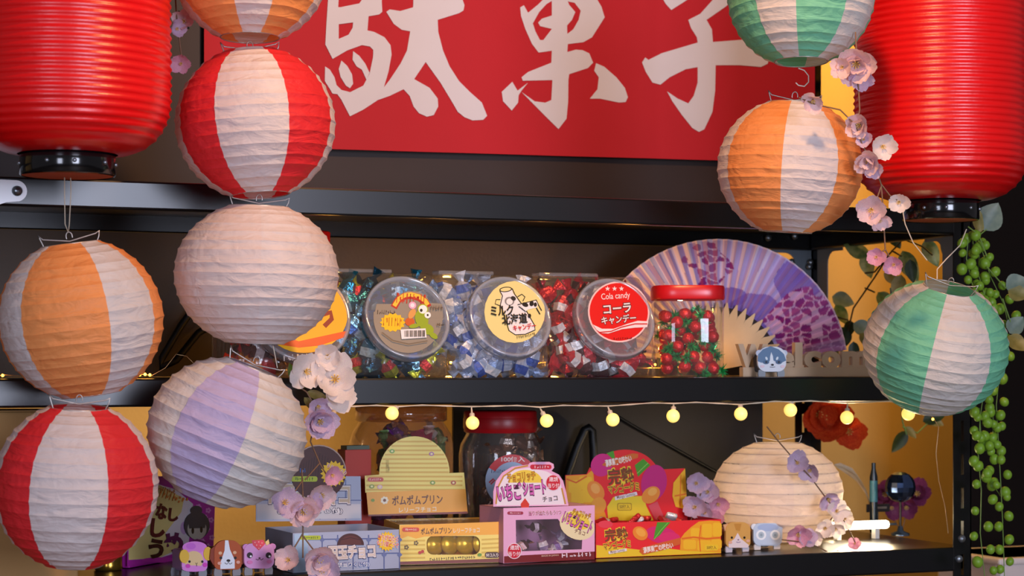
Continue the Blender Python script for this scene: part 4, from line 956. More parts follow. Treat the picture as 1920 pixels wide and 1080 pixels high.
# --- plum sweet box with a doll drawing, turned away
a = at_Z(243, 1066, ZB); b_ = at_Z(400, 1037, ZB); M0 = T(a.x, a.y, ZB+.0004) @ RZ(math.atan2((b_-a).y, (b_-a).x)); W0 = (b_-a).length
b0 = thing('plum_candy_box', 'magenta and cream plum sweet box with a doll in a bun', 'sweet box', M0, 'display boxes of sweets')
q = [(240, 1062), (240, 893), (330, 893), (403, 950), (400, 1035)]
mag = mat('#b024a0', .45, noise=.1, nscale=40, name='magenta board')
hd, L = card(b0, 'front_panel', M0, q, mag, 0)
zt0 = on_plane(400, 952, M0)[1]
build('carton', MB(mag).bbox((.002, .0015, 0), (W0-.001, .05, zt0*.98), .001), b0)
f = Face(b0, M0, L, hd)
f.poly([(241, 1050), (241, 902), (297, 908), (330, 918), (362, 945), (358, 985), (352, 1030), (300, 1046)], '#dcd2d8'); f.poly([(241, 905), (300, 910), (345, 935), (340, 960), (310, 1000), (345, 1025), (300, 1045), (241, 1050)], '#dcc982')
f.ell(345, 990, 7, 12, '#c9a0cc'); f.ell(300, 1050, 34, 5, '#c02aa8')
for x, y in ((372, 950), (390, 957), (395, 975), (388, 992), (396, 1008), (388, 1024), (378, 1015), (383, 970)):
    for k in range(5): f.ell(x+3.4*math.cos(k*1.257), y+3.4*math.sin(k*1.257), 2.1, 2.1, '#d98fd0', n=8)
f.scrib(290, 914, 328, 922, '#c87a30', 9, 12, 3); f.scrib(297, 924, 352, 940, '#d8803a', 9, 18, 4)
f.text('な', 290, 944, 312, 974, '#5a1420', 6, .05); f.text('し', 314, 953, 333, 978, '#5a1420', 6, .05)
f.text('し', 280, 972, 308, 1008, '#5a1420', 4, .05); f.text('う', 276, 1010, 305, 1048, '#3a1018', 4, .05); f.text('め', 304, 998, 342, 1038, '#5a1050', 4, .05)
f.ell(367, 985, 24, 26, '#3c4048'); f.ell(366, 957, 11, 9, '#3c4048'); f.ell(367, 992, 18, 20, '#b9b4a8'); f.poly([(350, 970), (385, 968), (382, 990), (352, 991)], '#3c4048')
f.ell(359, 995, 2.6, 6, '#1c1a1a'); f.ell(375, 993, 2.6, 6, '#1c1a1a'); f.poly([(350, 1018), (367, 1010), (384, 1016), (390, 1038), (348, 1040)], '#7a1a70'); f.done()
# --- brass tin and clear cup beside it
p = at_Z(203, 1068, ZB); tin = thing('brass_tin', 'small brass tin beside the plum sweet box', 'tin', T(*p))
s = depth(p)/F; brass = mat('#b8923a', .22, metal=.9, noise=.1, nscale=30, name='brass')
build('tin_body', MB(brass).lathe([(24*s, 0), (27*s, 3*s), (26*s, 10*s), (26*s, 36*s), (27*s, 38*s)], 28, cap0=True), tin)
build('tin_lid', MB(brass).lathe([(28*s, 36*s), (28*s, 46*s), (26*s, 48*s), (0, 49*s)], 28), tin)
p = at_Z(262, 1052, ZB)+Vector((0, .03, 0)); cup = thing('clear_cup', 'clear plastic cup of dark seeds between the brass tin and the plum box', 'cup', T(p.x-.03, p.y-.07, ZB))
build('cup_wall', MB(clear('#f0e0ea', .08)).lathe([(.018, .0005), (.024, .05)], 24, cap0=True), cup)
build('filling', MB(mat('#2a1714', .5, bump=.8, bscale=200, noise=.4, nscale=120)).lathe([(.0175, .012), (.022, .040), (.012, .045), (0, .046)], 20), cup)

# --- three animal figures in front of the boxes
def zfoot(px, py): p = at_Z(px, py, ZB); p.y = max(p.y, Y0+.003); return p
def a_sheep(f):
    f.ell(365, 1026, 23, 11, '#d77fd0'); f.ell(358, 1024, 9, 6, '#c868cc'); f.ell(363, 1050, 18, 17, '#e6c48e'); f.ell(363, 1066, 22, 6, '#dd86d2')
    for x in (355, 379): f.ell(x, 1053, 2.3, 2.4, '#1c1418')
    f.line([(366, 1055), (368, 1058), (370, 1055)], 1, '#4a3028'); f.line([(368, 1058), (368.5, 1062)], 1, '#4a3028'); f.ell(352, 1061, 4.5, 4, '#d640b4'); f.ell(384, 1059, 4.5, 4, '#d640b4')
critter('pink sheep card figure with yellow horns beside the spotted dog figure', zfoot(364, 1084), rrect_pts(341, 1017, 389, 1071, 22, rb=10), .15, '#dd90d6', '#b28ab8', '#8a8a90', [(circ(345, 1043, 9, ry=13), '#e6b83a'), (circ(389, 1038, 8, ry=13), '#e6b83a')], a_sheep, -.0015)
def a_dog(f):
    f.poly([(422, 1013), (428, 1013), (431, 1030), (440, 1050), (440, 1066), (413, 1067), (413, 1055), (421, 1032)], '#e9eaf0')
    for x, y in ((413, 1037), (440, 1036)): f.ell(x, y, 3.4, 3, '#e8b488')
    for x in (414, 441): f.ell(x, 1046, 2.6, 2.8, '#2a1810')
    f.ell(428, 1051, 3.6, 2.4, '#26201e'); f.line([(421, 1055), (425, 1058), (428, 1054), (431, 1058), (435, 1055)], 1.1, '#26201e'); f.ell(411, 1056, 3.6, 3, '#eaa890'); f.ell(446, 1054, 3.6, 3, '#eaa890')
critter('brown and white beagle card figure between the sheep and the strawberry bear', zfoot(428, 1082), rrect_pts(402, 1013, 453, 1068, 20, rb=10), .12, '#b5501e', '#5a4638', '#8f8a8c', [([(408, 1020), (396, 1030), (394, 1048), (401, 1060), (410, 1050)], '#8c3416'), ([(446, 1020), (457, 1028), (461, 1046), (455, 1059), (445, 1050)], '#8c3416')], a_dog)
def a_bear(f):
    f.poly([(472, 1013), (494, 1012), (497, 1020), (485, 1032), (474, 1022)], '#dd4a5a')
    for x, y in ((478, 1017), (485, 1016), (491, 1018), (481, 1022), (488, 1023), (485, 1028)): f.ell(x, y, 1.1, 1.1, '#f4c0b8', n=6)
    f.poly([(497, 1016), (503, 1011), (505, 1019), (499, 1023)], '#e9cf8a')
    for x in (468, 503): f.ell(x, 1041, 5.4, 5.6, '#2a1a20'); f.ell(x+1.8, 1043, 2, 2, '#f4eef0')
    f.line([(479, 1048), (483, 1050), (486, 1047), (489, 1050), (493, 1047)], 1.1, '#4a2a30'); f.ell(486, 1046, 1.8, 1.3, '#4a2a30'); f.ell(468, 1054, 5, 3.4, '#e07ab0'); f.ell(504, 1053, 5, 3.4, '#e07ab0')
critter('pink bear card figure with a strawberry on its head', zfoot(487, 1079), rrect_pts(458, 1019, 514, 1066, 14), .1, '#dd9acc', '#7a5048', '#8f8a8c', [(circ(512, 1025, 6), '#d990c4'), (circ(462, 1026, 6), '#d990c4')], a_bear)
def a_cat(f):
    f.poly([(1383, 999), (1389, 1010), (1404, 1022), (1402, 1027), (1366, 1027), (1366, 1019), (1377, 1010)], '#eadbdc')
    f.poly([(1376, 982), (1390, 982), (1387, 996), (1380, 994)], '#c98e3c')
    for x in (1372, 1395.5): f.ell(x, 1008, 2.1, 2.3, '#1c1612')
    f.ell(1384, 1012, 1.6, 1.2, '#8a6a8a'); f.line([(1380, 1016), (1384, 1017), (1388, 1016)], 1, '#8a6a8a'); f.ell(1369, 1017, 3.6, 2.6, '#eab49a'); f.ell(1402, 1014, 3.6, 2.6, '#eab49a')
critter('small tan and white cat card figure beside the mango box', zfoot(1384, 1036), rrect_pts(1361, 979, 1407, 1027, 15, rb=10), .05, '#d9a452', '#8a5a48', '#c9c4cc', [([(1360, 996), (1357, 984), (1368, 982)], '#d9a878'), ([(1398, 981), (1407, 983), (1406, 994)], '#d9a878')], a_cat)
def a_panda(f):
    f.ell(1440, 989, 20, 7, '#a8c0e4')
    for x in (1427, 1453): f.ell(x, 1003, 9.5, 9.5, '#f2fbff'); f.ell(x, 1003, 5.5, 6, '#b2c8d4'); f.ell(x, 1003, 2.5, 2.7, '#93aab8')
    f.line([(1424, 1020), (1432, 1021), (1446, 1021), (1458, 1020)], 1, '#bcc8d8')
critter('pale blue round eyed owl card figure in front of the glowing lantern', zfoot(1440, 1031), rrect_pts(1413, 981, 1467, 1023, 12), .0, '#c3d6ea', '#a8865a', '#d8d4d0', [(circ(1415, 988, 6), '#e6eef6'), (circ(1466, 986, 6), '#e6eef6')], a_panda)

# ------------------------------------------------------------------ jars at the back of the bottom shelf
def back_jar(name, cx, wpx, ylid0, ylid1, Y, label, tint, lidc, fillc, seed):
    c = at_Y(cx, 900, Y); s = depth(c)/F; R = wpx/2*s; H = at_Y(cx, ylid1, Y).z-ZB; Hl = at_Y(cx, ylid0, Y).z-ZB
    th = thing(name, label, 'jar', T(c.x, Y, ZB))
    build('jar_body', MB(clear(tint, .06, .8, .07)).lathe([(R*.93, .0005), (R, .006), (R, H*.80), (R*.96, H*.88), (R*.82, H*.97), (R*.82, H)], 40, cap0=True), th)
    m = MB(lidc); pr = [(R*.84, H-.004)]
    m.lathe(pr+[(R*.88, H-.002), (R*.88, Hl-.002), (R*.85, Hl), (0, Hl)], 40); build('lid', m, th)
    return th, c, R, H
j1 = back_jar('lollipop_jar', 752, 196, 762, 785, Y0+.30, 'clear jar of wrapped lollies behind the yellow striped box', '#f2e0d0', clear('#c88a5c', .22), None, 1)
j2 = back_jar('candy_jar', 938, 156, 770, 806, Y0+.26, 'clear jar with a ribbed red lid behind the pink strawberry box', '#e4d8d0', mat('#b01018', .35, noise=.05, nscale=30), None, 2)
for i in range(34):
    a = 2*PI*i/34; r0 = j2[2]*.882
    if i % 2: pass
build('lid_ribs', MB(mat('#a00d15', .35)).lathe([(j2[2]*.885, j2[3]+.002), (j2[2]*.895, j2[3]+.004), (j2[2]*.895, j2[3]+.018), (j2[2]*.885, j2[3]+.02)], 40), j2[0])
rd = random.Random(3)
def fill(jar, name, label, group, variants, n, size=1.0, zt=.8):
    th, c, R, H = jar; pro = []
    for i in range(n):
        a = rd.uniform(-2.6, .2); rr_ = R*rd.uniform(.55, .8); z = .012+(H*zt-.02)*rd.random()
        if i < len(variants): o = build(name, twist(*variants[i], L=.036*size, w=.009*size, seed=200+i)); pro.append(o)
        else: o = copy_obj(pro[i % len(variants)], None)
        lab = label[i % len(variants)]+(' low down' if z < R*.9 else ' high up')+(', left part' if math.cos(a) < -.33 else ', middle part' if math.cos(a) < .33 else ', right part')
        o.location = (c.x+rr_*math.cos(a), c.y+rr_*math.sin(a), ZB+z); o.rotation_euler = (rd.uniform(0, 6), rd.uniform(0, 6), rd.uniform(0, 6)); tag(o, lab, 'candy', group)
fill(j1, 'lollipop_candy', [c_+' sweet in the jar behind the yellow box' for c_ in ('pink', 'purple', 'pale banded', 'brown', 'green')], 'sweets in the jar behind the yellow box', [(foil('#b83a5a', .3, .2), None), (foil('#7a3a8a', .3, .2), None), (foil('#c8a49a', .3, .1), foil('#d8d4d8', .3, .2)), (foil('#9a5a38', .3, .1), None), (foil('#6a8a4a', .3, .1), None)], 84, 1.3, .98)
fill(j2, 'brown_candy', [c_+' sweet in the low red lid jar' for c_ in ('brown', 'tan banded', 'dark brown')], 'brown sweets in the red lid jar', [(foil('#6a4630', .15, .3), None), (foil('#8a6244', .15, .3), foil('#b8b0a8', .2, .4)), (foil('#54362a', .12, .4), None)], 84, 1.3, .98)
# round label on the red lid jar
th, c, R, H = j2; L = RZ(faceyaw(c)+.12) @ T(0, -R*1.02, 0); MJ = T(c.x, c.y, ZB)
P = [on_plane(x, y, MJ @ L) for x, y in circ(960, 902, 50, 30)][::-1]
lb = build('label', MB(mat('#9fb3cc', .4, noise=.03, nscale=20)).plate([P], .0006, L), th)
f = Face(th, MJ, L, lb)
f.poly(arc(960, 902, 50, 50, 150, 35, 12)+arc(960, 902, 36, 36, 35, 150, 12), '#d0181c'); f.text('100個入', 940, 856, 984, 866, '#f4e4dc', 0, .02)
f.scrib(921, 880, 948, 887, '#3a4a6a', 7, 0, 3); f.line([(917, 905), (925, 898), (928, 900), (920, 908)], 3, '#b8242c'); f.done()
# orange-red carton just behind the silver box
p = at_Y(672, 980, Y0+.2); s = depth(p)/F; cb = thing('snack_carton', 'narrow red snack carton behind the silver grey box', 'carton', T(p.x, p.y, ZB) @ RZ(.1))
zc_ = at_Y(672, 843, Y0+.2).z-ZB
build('carton', MB(mat('#c2453a', .5, noise=.08, nscale=20)).bbox((-.022, 0, 0), (.022, .03, zc_), .001), cb)
build('carton_flap', MB(mat('#5f6a5a', .5)).box((-.018, .003, zc_), (.02, .026, zc_+.006)), cb)
# black bent strap and cords against the dark boards
blk = mat('#060607', .5)
def cord(name, pts, Y, r, label, cat='cord', m=blk):
    P = [at_Y(x, y, Y) for x, y in pts]; o = build(name, MB(m).tube([p-P[0] for p in P], r, 7)); o.location = P[0]; return tag(o, label, cat)
cord('metal_stand', [(1060, 900), (1082, 838), (1096, 806), (1104, 802), (1111, 808), (1113, 840), (1114, 900)], 3.185, .0075, 'black bent metal leg against the dark board behind the mango box', 'stand')
cord('black_cord', [(1160, 782), (1200, 806), (1260, 838), (1345, 886)], 3.203, .0028, 'thin black cord slanting behind the mango box and glowing lantern')
cord('metal_stand', [(395, 536), (340, 610), (304, 672), (300, 690), (330, 676), (372, 624), (420, 596)], 3.185, .006, 'black bent metal leg against the dark board behind the orange lantern', 'stand')

# ------------------------------------------------------------------ string lights under the middle shelf
YL = Y0-.012
cordm = mat('#d8c8b0', .3, spec=.6, name='clear cord')
bulbm = mat('#ffe9a8', .4, emit='#ffcf5a', es=1.15, name='lit frosted bulb')
sl = thing('string_lights', 'string of round warm bulbs hung along the middle shelf edge', 'string lights', T(*at_Y(960, 757, YL)))
o0 = at_Y(960, 757, YL)
bp = [(622, 786), (735, 775), (886, 793), (1025, 789), (1149, 787), (1262, 780), (1389, 776), (1482, 769), (1588, 783), (1703, 776)]
neck = [(628, 765), (744, 763), (884, 764), (1012, 764), (1140, 763), (1263, 757), (1388, 760), (1484, 754), (1589, 757), (1702, 755)]
path = []
for i, (x, y) in enumerate(neck):
    path.append((x, y-1))
    if i < len(neck)-1: x2, y2 = neck[i+1]; path += [((x*2+x2)/3, (y*2+y2)/3-3), ((x+x2*2)/3, (y+y2*2)/3-3)]
P = [at_Y(x, y, YL-.002*(k % 2))-o0 for k, (x, y) in enumerate(path)]
build('light_cord', MB(cordm).tube(P, .0009, 5).tube([p+Vector((0, -.0012, .0009*(-1)**k)) for k, p in enumerate(P)], .0008, 5), sl)
for (x, y), (nx, ny) in zip(bp, neck):
    c = at_Y(x, y, YL-.006)-o0; n = at_Y(nx, ny, YL)-o0; d = (n-c).normalized(); R = 12.6*depth(at_Y(x, y, YL))/F
    build('bulb', MB(bulbm).sphere(c, R, 18, 12), sl)
    build('socket', MB(cordm).tube([c+d*R*.9, c+d*(R+.004), c+d*(R+.0055), n], [.0042, .004, .0016, .001], 8), sl)
# micro LED wires
ledm = mat('#ffd070', .4, emit='#ffb437', es=9, name='lit micro LED')
def led_wire(label, pts, leds, Y, light=0):
    o0 = at_Y(*pts[0], Y); th = thing('fairy_light_wire', label, 'fairy lights', T(*o0))
    build('copper_wire', MB(mat('#c9a678', .3, metal=.7)).tube([at_Y(x, y, Y)-o0 for x, y in pts], .0005, 5), th)
    for x, y in leds:
        c = at_Y(x, y, Y); build('led', MB(ledm).sphere(c-o0, .0021, 8, 6), th)
        if light: lamp('led_glow', 'POINT', c+Vector((0, -.004, .004)), light, '#ffb24a', shadow_soft_size=.006)
led_wire('fairy light wire with warm points behind the hanging orange and white lantern', [(-10, 706), (6, 703), (60, 706), (200, 706), (262, 702), (285, 704), (310, 690), (330, 664), (350, 668), (372, 690)], [(5, 704), (262, 703), (272, 702), (281, 703)], Y0+.02, .02)
def led_behind(label, pts, leds, Y):
    led_wire(label, pts, leds, Y, .4)
led_behind('fairy light wire lying behind the candy tubs', [(640, 700), (655, 640), (750, 690), (850, 650), (938, 690), (1046, 676), (1048, 640), (1130, 690), (1240, 690)], [(650, 640), (845, 680), (842, 560), (1040, 684), (1036, 600), (1228, 684)], Y0+.165)
led_wire('clear fairy light wire dangling under the green and white lantern beside the post', [(1736, 770), (1750, 784), (1760, 800), (1755, 850), (1760, 900), (1772, 950), (1778, 1000)], [(1749, 786)], Y0-.02)

# ------------------------------------------------------------------ light tube at the end of the bottom shelf
tp = at_Z(1606, 1011, ZB); Yt = tp.y; tz = at_Y(1606, 985, Yt).z-ZB; s = depth(tp)/F
tube = thing('light_tube', 'glowing white light tube lying on the bottom shelf beside the glowing lantern', 'lamp', T(tp.x, Yt, ZB))
l_ = 64*s/math.cos(TH)
build('tube_glass', MB(mat('#ffffff', .4, emit='#fff0d0', es=7, name='lit tube')).lathe([(0, -l_), (.006, -l_+.001), (.0072, -l_+.004), (.0072, l_-.004), (.006, l_-.001), (0, l_)], 18, T(0, 0, tz) @ RY(PI/2)), tube)
build('tube_pin', MB(zinc).lathe([(.0022, l_), (.0022, l_+.016), (0, l_+.0165)], 10, T(0, 0, tz) @ RY(PI/2)), tube)
for sx in (-.6, .6): build('tube_foot', MB(mat('#d8d2c8', .5)).box((sx*l_-.004, -.006, 0), (sx*l_+.004, .006, tz-.006)), tube)
lamp('tube_glow', 'AREA', (tp.x, Yt-.012, ZB+tz+.01), 1.4, '#ffe2b0', (tp.x-.2, Yt-.1, ZB+.09), shape='RECTANGLE', size=.12, size_y=.01)

# ------------------------------------------------------------------ blossoms
def petal_mesh(seed, m, L=1, w=.46, cup=.3):
    r = random.Random(seed); vs = []; nu, nv = 6, 6
    for i in range(nu+1):
        u = i/nu; ww = w*1.08*math.sin(PI*min(.97, .06+.9*u))**.62
        for j in range(nv+1):
            v = -1+2*j/nv
            x = u*L - (.07*L*(1-abs(v))**2*max(0, u-.6)/.4)
            vs.append((x, ww*v, cup*u*u*L*.7+.16*ww*v*v+.045*L*mnoise.noise(Vector((u*3+seed, v*2, seed*1.7)))))
    mm = MB(m); mm.smooth = True; mm.add(vs, [(i*(nv+1)+j, (i+1)*(nv+1)+j, (i+1)*(nv+1)+j+1, i*(nv+1)+j+1) for i in range(nu) for j in range(nv)])
    me = bpy.data.meshes.new('petal'); me.from_pydata(mm.v, [], mm.f); me.materials.append(m); me.polygons.foreach_set('use_smooth', mm.sm); return me
PM = {'white': leafmat('#f0e2de', '#f6ece2', 20, .6, .35), 'pink': leafmat('#e8c2ca', '#f2dcd8', 25, .6, .35), 'lilac': leafmat('#cbb0d2', '#e2cfe0', 25, .6, .35), 'rose': leafmat('#dd94b4', '#eebdcc', 25, .6, .35), 'orange': leafmat('#d8401a', '#e8602a', 14, .6, .35), 'plum': leafmat('#6a1f4a', '#8a3a62', 20, .6, .2)}
PMESH = {k: [petal_mesh(i*7+len(k), m, cup=c) for i, c in enumerate((.12, .3, .5))] for k, m in PM.items()}
stem_m = mat('#7a5a40', .6, noise=.15, nscale=50); bud_m = mat('#c98a6a', .55, noise=.1, nscale=60); sta_m = mat('#e8c26a', .5); grn_m = mat('#6f8a3a', .55, noise=.15, nscale=40)
def blossom(th, o0, px, py, rpx, Y, kind='pink', face=None, n=5, double=False, seed=0, droop=.25):
    r = random.Random(px*3+py+seed); c = at_Y(px, py, Y); R = rpx*depth(c)/F
    d = (CAM-c).normalized() if face is None else Vector(face).normalized()
    d = (d+Vector((r.uniform(-.45, .45), r.uniform(-.2, .2), r.uniform(-.55, .2)))).normalized()
    q = d.to_track_quat('Z', 'Y').to_matrix().to_4x4()
    m = MB(bud_m).lathe([(0, -.34*R), (.10*R, -.3*R), (.13*R, -.12*R), (.2*R, .0)], 8)
    m.use(sta_m)
    for k in range(7):
        a = k*.9; m.tube([(0, 0, 0), (.16*R*math.cos(a), .16*R*math.sin(a), .34*R)], [.018*R, .03*R], 4)
    b = build('blossom', m, th); b.matrix_basis = T(*(c-o0)) @ q
    for ring in range(2 if double else 1):
        for k in range(n):
            o = bpy.data.objects.new('petal', PMESH[kind][(k+ring+r.randint(0, 2)) % 3]); COL.objects.link(o); o.parent = b
            sc = R*(1.0-.28*ring)*r.uniform(.88, 1.1)
            o.matrix_basis = RZ(2*PI*(k+.5*ring)/n+r.uniform(-.14, .14)) @ T(.06*R, 0, .05*R*ring) @ RY(-droop-.35*ring-r.uniform(0, .35)) @ Matrix.Scale(sc, 4)
def garland(name, label, cat, stems, blooms, Y, leaves=(), rst=.0011):
    x0, y0 = stems[0][0][:2]; o0 = at_Y(x0, y0, Y); th = thing(name, label, cat, T(*o0))
    for st in stems:
        pts = [at_Y(p[0], p[1], p[2] if len(p) > 2 else Y)-o0 for p in st]
        build('stem', MB(stem_m).tube(pts, rst, 5), th)
    for b in blooms:
        kw = dict(b[5]) if len(b) > 5 else {}
        blossom(th, o0, b[0], b[1], b[2], b[4] if len(b) > 4 and b[4] else Y, b[3], **kw)
    for lf in leaves: leaf_part(th, o0, *lf)
    return th
LM = {'pothos': leafmat('#5f7a3a', '#a8ad6a', 45), 'dark': leafmat('#24351c', '#3c4f28', 40), 'euca': leafmat('#6f8578', '#93a28e', 35), 'gold': leafmat('#8a8040', '#b0a060', 40), 'fresh': leafmat('#5a8a24', '#86aa3c', 45)}
def leaf_part(th, o0, px, py, lpx, wr, ang, Y, kind, yaw=.3, name='leaf'):
    """leaf with its stalk end at px,py; ang in degrees, picture-clockwise from pointing to +x"""
    c = at_Y(px, py, Y); L = lpx*depth(c)/F; vs = []; n = 8
    for i in range(n+1):
        u = i/n; w = wr*L*.5*(math.sin(PI*u**.75)**.85 if 0 < u < 1 else 0)
        z = -.10*L*u*u
        for v in (-1, -.5, 0, .5, 1): vs.append((u*L, abs(v)*w*.28-z*.6, v*w))
    m = MB(LM[kind]); m.smooth = True
    m.add(vs, [(i*5+j, (i+1)*5+j, (i+1)*5+j+1, i*5+j+1) for i in range(n) for j in range(4)])
    o = build(name, m, th); o.matrix_basis = T(*(c-o0)) @ RZ(faceyaw(c)) @ RY(math.radians(ang)) @ RX(yaw)
YG = Y0-.385
garland('blossom_garland', 'pale pink cherry blossom garland hanging between the orange lantern and a red vinyl lantern', 'flower garland',
    [[(1604, 60), (1606, 100), (1612, 205), (1606, 240), (1618, 275), (1640, 310), (1652, 345), (1655, 380), (1660, 470)], [(1652, 345), (1668, 366), (1682, 375)], [(1652, 350), (1640, 385)], [(1498, 183), (1530, 196), (1575, 206), (1606, 236)], [(1660, 468), (1645, 478)], [(1660, 468), (1672, 488)]],
    [(1606, 118, 42, 'pink', None, dict(double=True, n=6)), (1580, 126, 24, 'pink'), (1612, 145, 26, 'lilac'), (1524, 187, 25, 'pink'), (1613, 234, 30, 'pink', None, dict(double=True)), (1620, 262, 19, 'lilac'), (1654, 274, 30, 'white', None, dict(seed=3)), (1630, 300, 30, 'pink', None, dict(double=True)), (1640, 318, 20, 'lilac'), (1686, 378, 24, 'white'), (1634, 392, 34, 'pink', None, dict(seed=2)), (1648, 412, 22, 'pink'), (1644, 482, 20, 'rose'), (1676, 496, 22, 'rose')], YG)
garland('blossom_garland', 'white and lilac blossom spray with green leaves beside the tilted lavender lantern', 'flower garland',
    [[(545, 715), (575, 735), (592, 765), (588, 800), (582, 828), (600, 870), (612, 890)], [(560, 728), (600, 715), (625, 720)], [(600, 868), (572, 900)]],
    [(572, 696, 40, 'white', None, dict(seed=1)), (628, 712, 50, 'white', None, dict(n=5, seed=4)), (614, 668, 30, 'white'), (632, 748, 34, 'white'), (598, 788, 36, 'lilac', None, dict(double=True, n=6)), (596, 760, 26, 'lilac'), (622, 890, 22, 'rose')], Y0-.075,
    [(556, 716, 38, .5, -110, Y0-.07, 'fresh'), (566, 728, 40, .5, -60, Y0-.07, 'fresh'), (590, 690, 42, .5, -20, Y0-.065, 'fresh'), (575, 735, 45, .4, 20, Y0-.065, 'gold'), (570, 745, 40, .4, 50, Y0-.065, 'gold')])
garland('blossom_garland', 'pink blossom stem hanging in front of the silver grey chocolate box', 'flower garland',
    [[(566, 880), (568, 930), (568, 1000), (568, 1046)], [(568, 900), (540, 940)], [(568, 1000), (550, 1030)], [(568, 1005), (590, 1034)]],
    [(532, 944, 36, 'lilac', None, dict(seed=5)), (568, 958, 36, 'pink', None, dict(double=True)), (602, 926, 32, 'pink'), (588, 945, 24, 'lilac'), (542, 1050, 30, 'pink', None, dict(seed=2)), (598, 1046, 36, 'pink', None, dict(double=True)), (604, 1068, 34, 'lilac')], Y0-.06)
garland('blossom_garland', 'lilac blossom twig crossing the glowing pale lantern', 'flower garland',
    [[(1438, 800), (1460, 828), (1486, 858), (1520, 895), (1552, 938), (1585, 980), (1604, 1018)], [(1466, 1012), (1520, 1018), (1550, 1034), (1572, 1044)], [(1545, 992), (1562, 968)]],
    [(1495, 868, 26, 'lilac'), (1520, 880, 24, 'lilac'), (1552, 934, 25, 'lilac'), (1498, 1000, 26, 'rose', None, dict(seed=2)), (1512, 1008, 22, 'lilac'), (1572, 1044, 17, 'pink'), (1603, 1020, 14, 'rose'), (1568, 958, 24, 'white'), (1584, 972, 22, 'white'), (1548, 990, 22, 'white'), (1530, 1006, 18, 'white'), (1566, 990, 20, 'white')], Y0+.018)  # white blooms near the tube have its bright light in their colour
garland('blossom_garland', 'lilac blossom bunch between the mango box and the glowing lantern', 'flower garland',
    [[(1290, 990), (1305, 950), (1318, 915)], [(1300, 960), (1340, 940)]],
    [(1306, 906, 25, 'lilac'), (1328, 922, 26, 'lilac'), (1304, 950, 25, 'lilac'), (1345, 944, 24, 'rose'), (1322, 960, 22, 'lilac'), (1340, 975, 20, 'rose')], Y0+.135)
garland('blossom_garland', 'small pink blossoms dangling beside the large red vinyl lantern and the red banner', 'flower garland',
    [[(328, -20), (331, 30), (336, 70), (340, 104)]], [(340, 118, 21, 'rose'), (346, 40, 24, 'pink'), (330, 55, 20, 'lilac')], Y0-.1, [(334, 20, 40, .5, 60, Y0-.09, 'dark')])

# ------------------------------------------------------------------ plants at the end of the rack
XV = XR+.015
def YVf(px): return at_X(px, 500, XV).y
vine = thing('leafy_vine', 'variegated green leaf vine hanging against the gold wall beside the fan', 'plant', T(*at_X(1700, 436, XV)))
o0 = at_X(1700, 436, XV)
for st in ([(1705, 436), (1668, 476), (1640, 520), (1600, 578), (1590, 620)], [(1668, 476), (1640, 510), (1622, 512)], [(1692, 448), (1730, 462), (1748, 478)], [(1672, 470), (1690, 480)], [(1622, 540), (1640, 548)], [(1590, 600), (1560, 592)]):
    build('stem', MB(mat('#4a3a24', .6)).tube([at_X(x, y, XV)-o0 for x, y in st], .0016, 5), vine)
for a in ((1630, 478, 52, .62, 205, 'pothos'), (1622, 474, 50, .62, 75, 'pothos'), (1668, 432, 40, .6, 60, 'dark'), (1692, 470, 66, .6, 62, 'pothos'), (1706, 486, 46, .55, 80, 'dark'), (1735, 448, 58, .55, 65, 'pothos'), (1778, 438, 46, .5, 98, 'dark'), (1660, 505, 40, .6, 50, 'gold'), (1690, 515, 50, .6, 100, 'gold'), (1646, 548, 44, .7, 55, 'pothos'), (1668, 540, 44, .6, 30, 'euca'), (1560, 556, 44, .7, 20, 'euca'), (1566, 572, 44, .6, 60, 'pothos'), (1594, 600, 34, .7, 100, 'dark'), (1586, 612, 50, .7, 110, 'dark'), (1600, 606, 44, .7, 30, 'euca'), (1580, 640, 42, .6, 120, 'pothos'), (1600, 640, 40, .6, 80, 'dark'), (1570, 610, 40, .6, 150, 'dark'), (1612, 625, 42, .6, 50, 'gold')):
    leaf_part(vine, o0, a[0], a[1], a[2], a[3], a[4], YVf(a[0])+random.Random(a[0]).uniform(-.012, .012), a[5], random.Random(a[1]).uniform(-.5, .5))
ev = thing('leafy_vine', 'round leaved grey green sprig beside the post at the rack end', 'plant', T(*at_Y(1815, 425, Y0-.08))); o0 = at_Y(1815, 425, Y0-.08)
for st in ([(1815, 425), (1835, 440), (1850, 480)], [(1835, 442), (1852, 428)], [(1850, 500), (1885, 540), (1910, 530)], [(1880, 560), (1900, 620)]):
    build('stem', MB(grn_m).tube([at_Y(x, y, Y0-.08)-o0 for x, y in st], .0012, 5), ev)
for a in ((1845, 432, 58, .95, -62, 'euca'), (1838, 436, 44, .5, -92, 'gold'), (1886, 540, 44, .95, -18, 'euca'), (1890, 545, 40, .8, 20, 'gold'), (1893, 625, 40, .9, -50, 'euca'), (1890, 630, 44, .7, 40, 'gold'), (1830, 400, 36, .5, 85, 'gold')): leaf_part(ev, o0, *a[:5], Y0-.08, a[5])
pl = thing('bead_plant', 'trailing plant with strings of round green bead leaves beside the rack post', 'plant', T(*at_Y(1822, 436, Y0-.06))); YP = Y0-.06; o0 = at_Y(1822, 436, YP)
bead = leafmat('#6f9a22', '#9cc43c', 30, .4, .2); bme = None
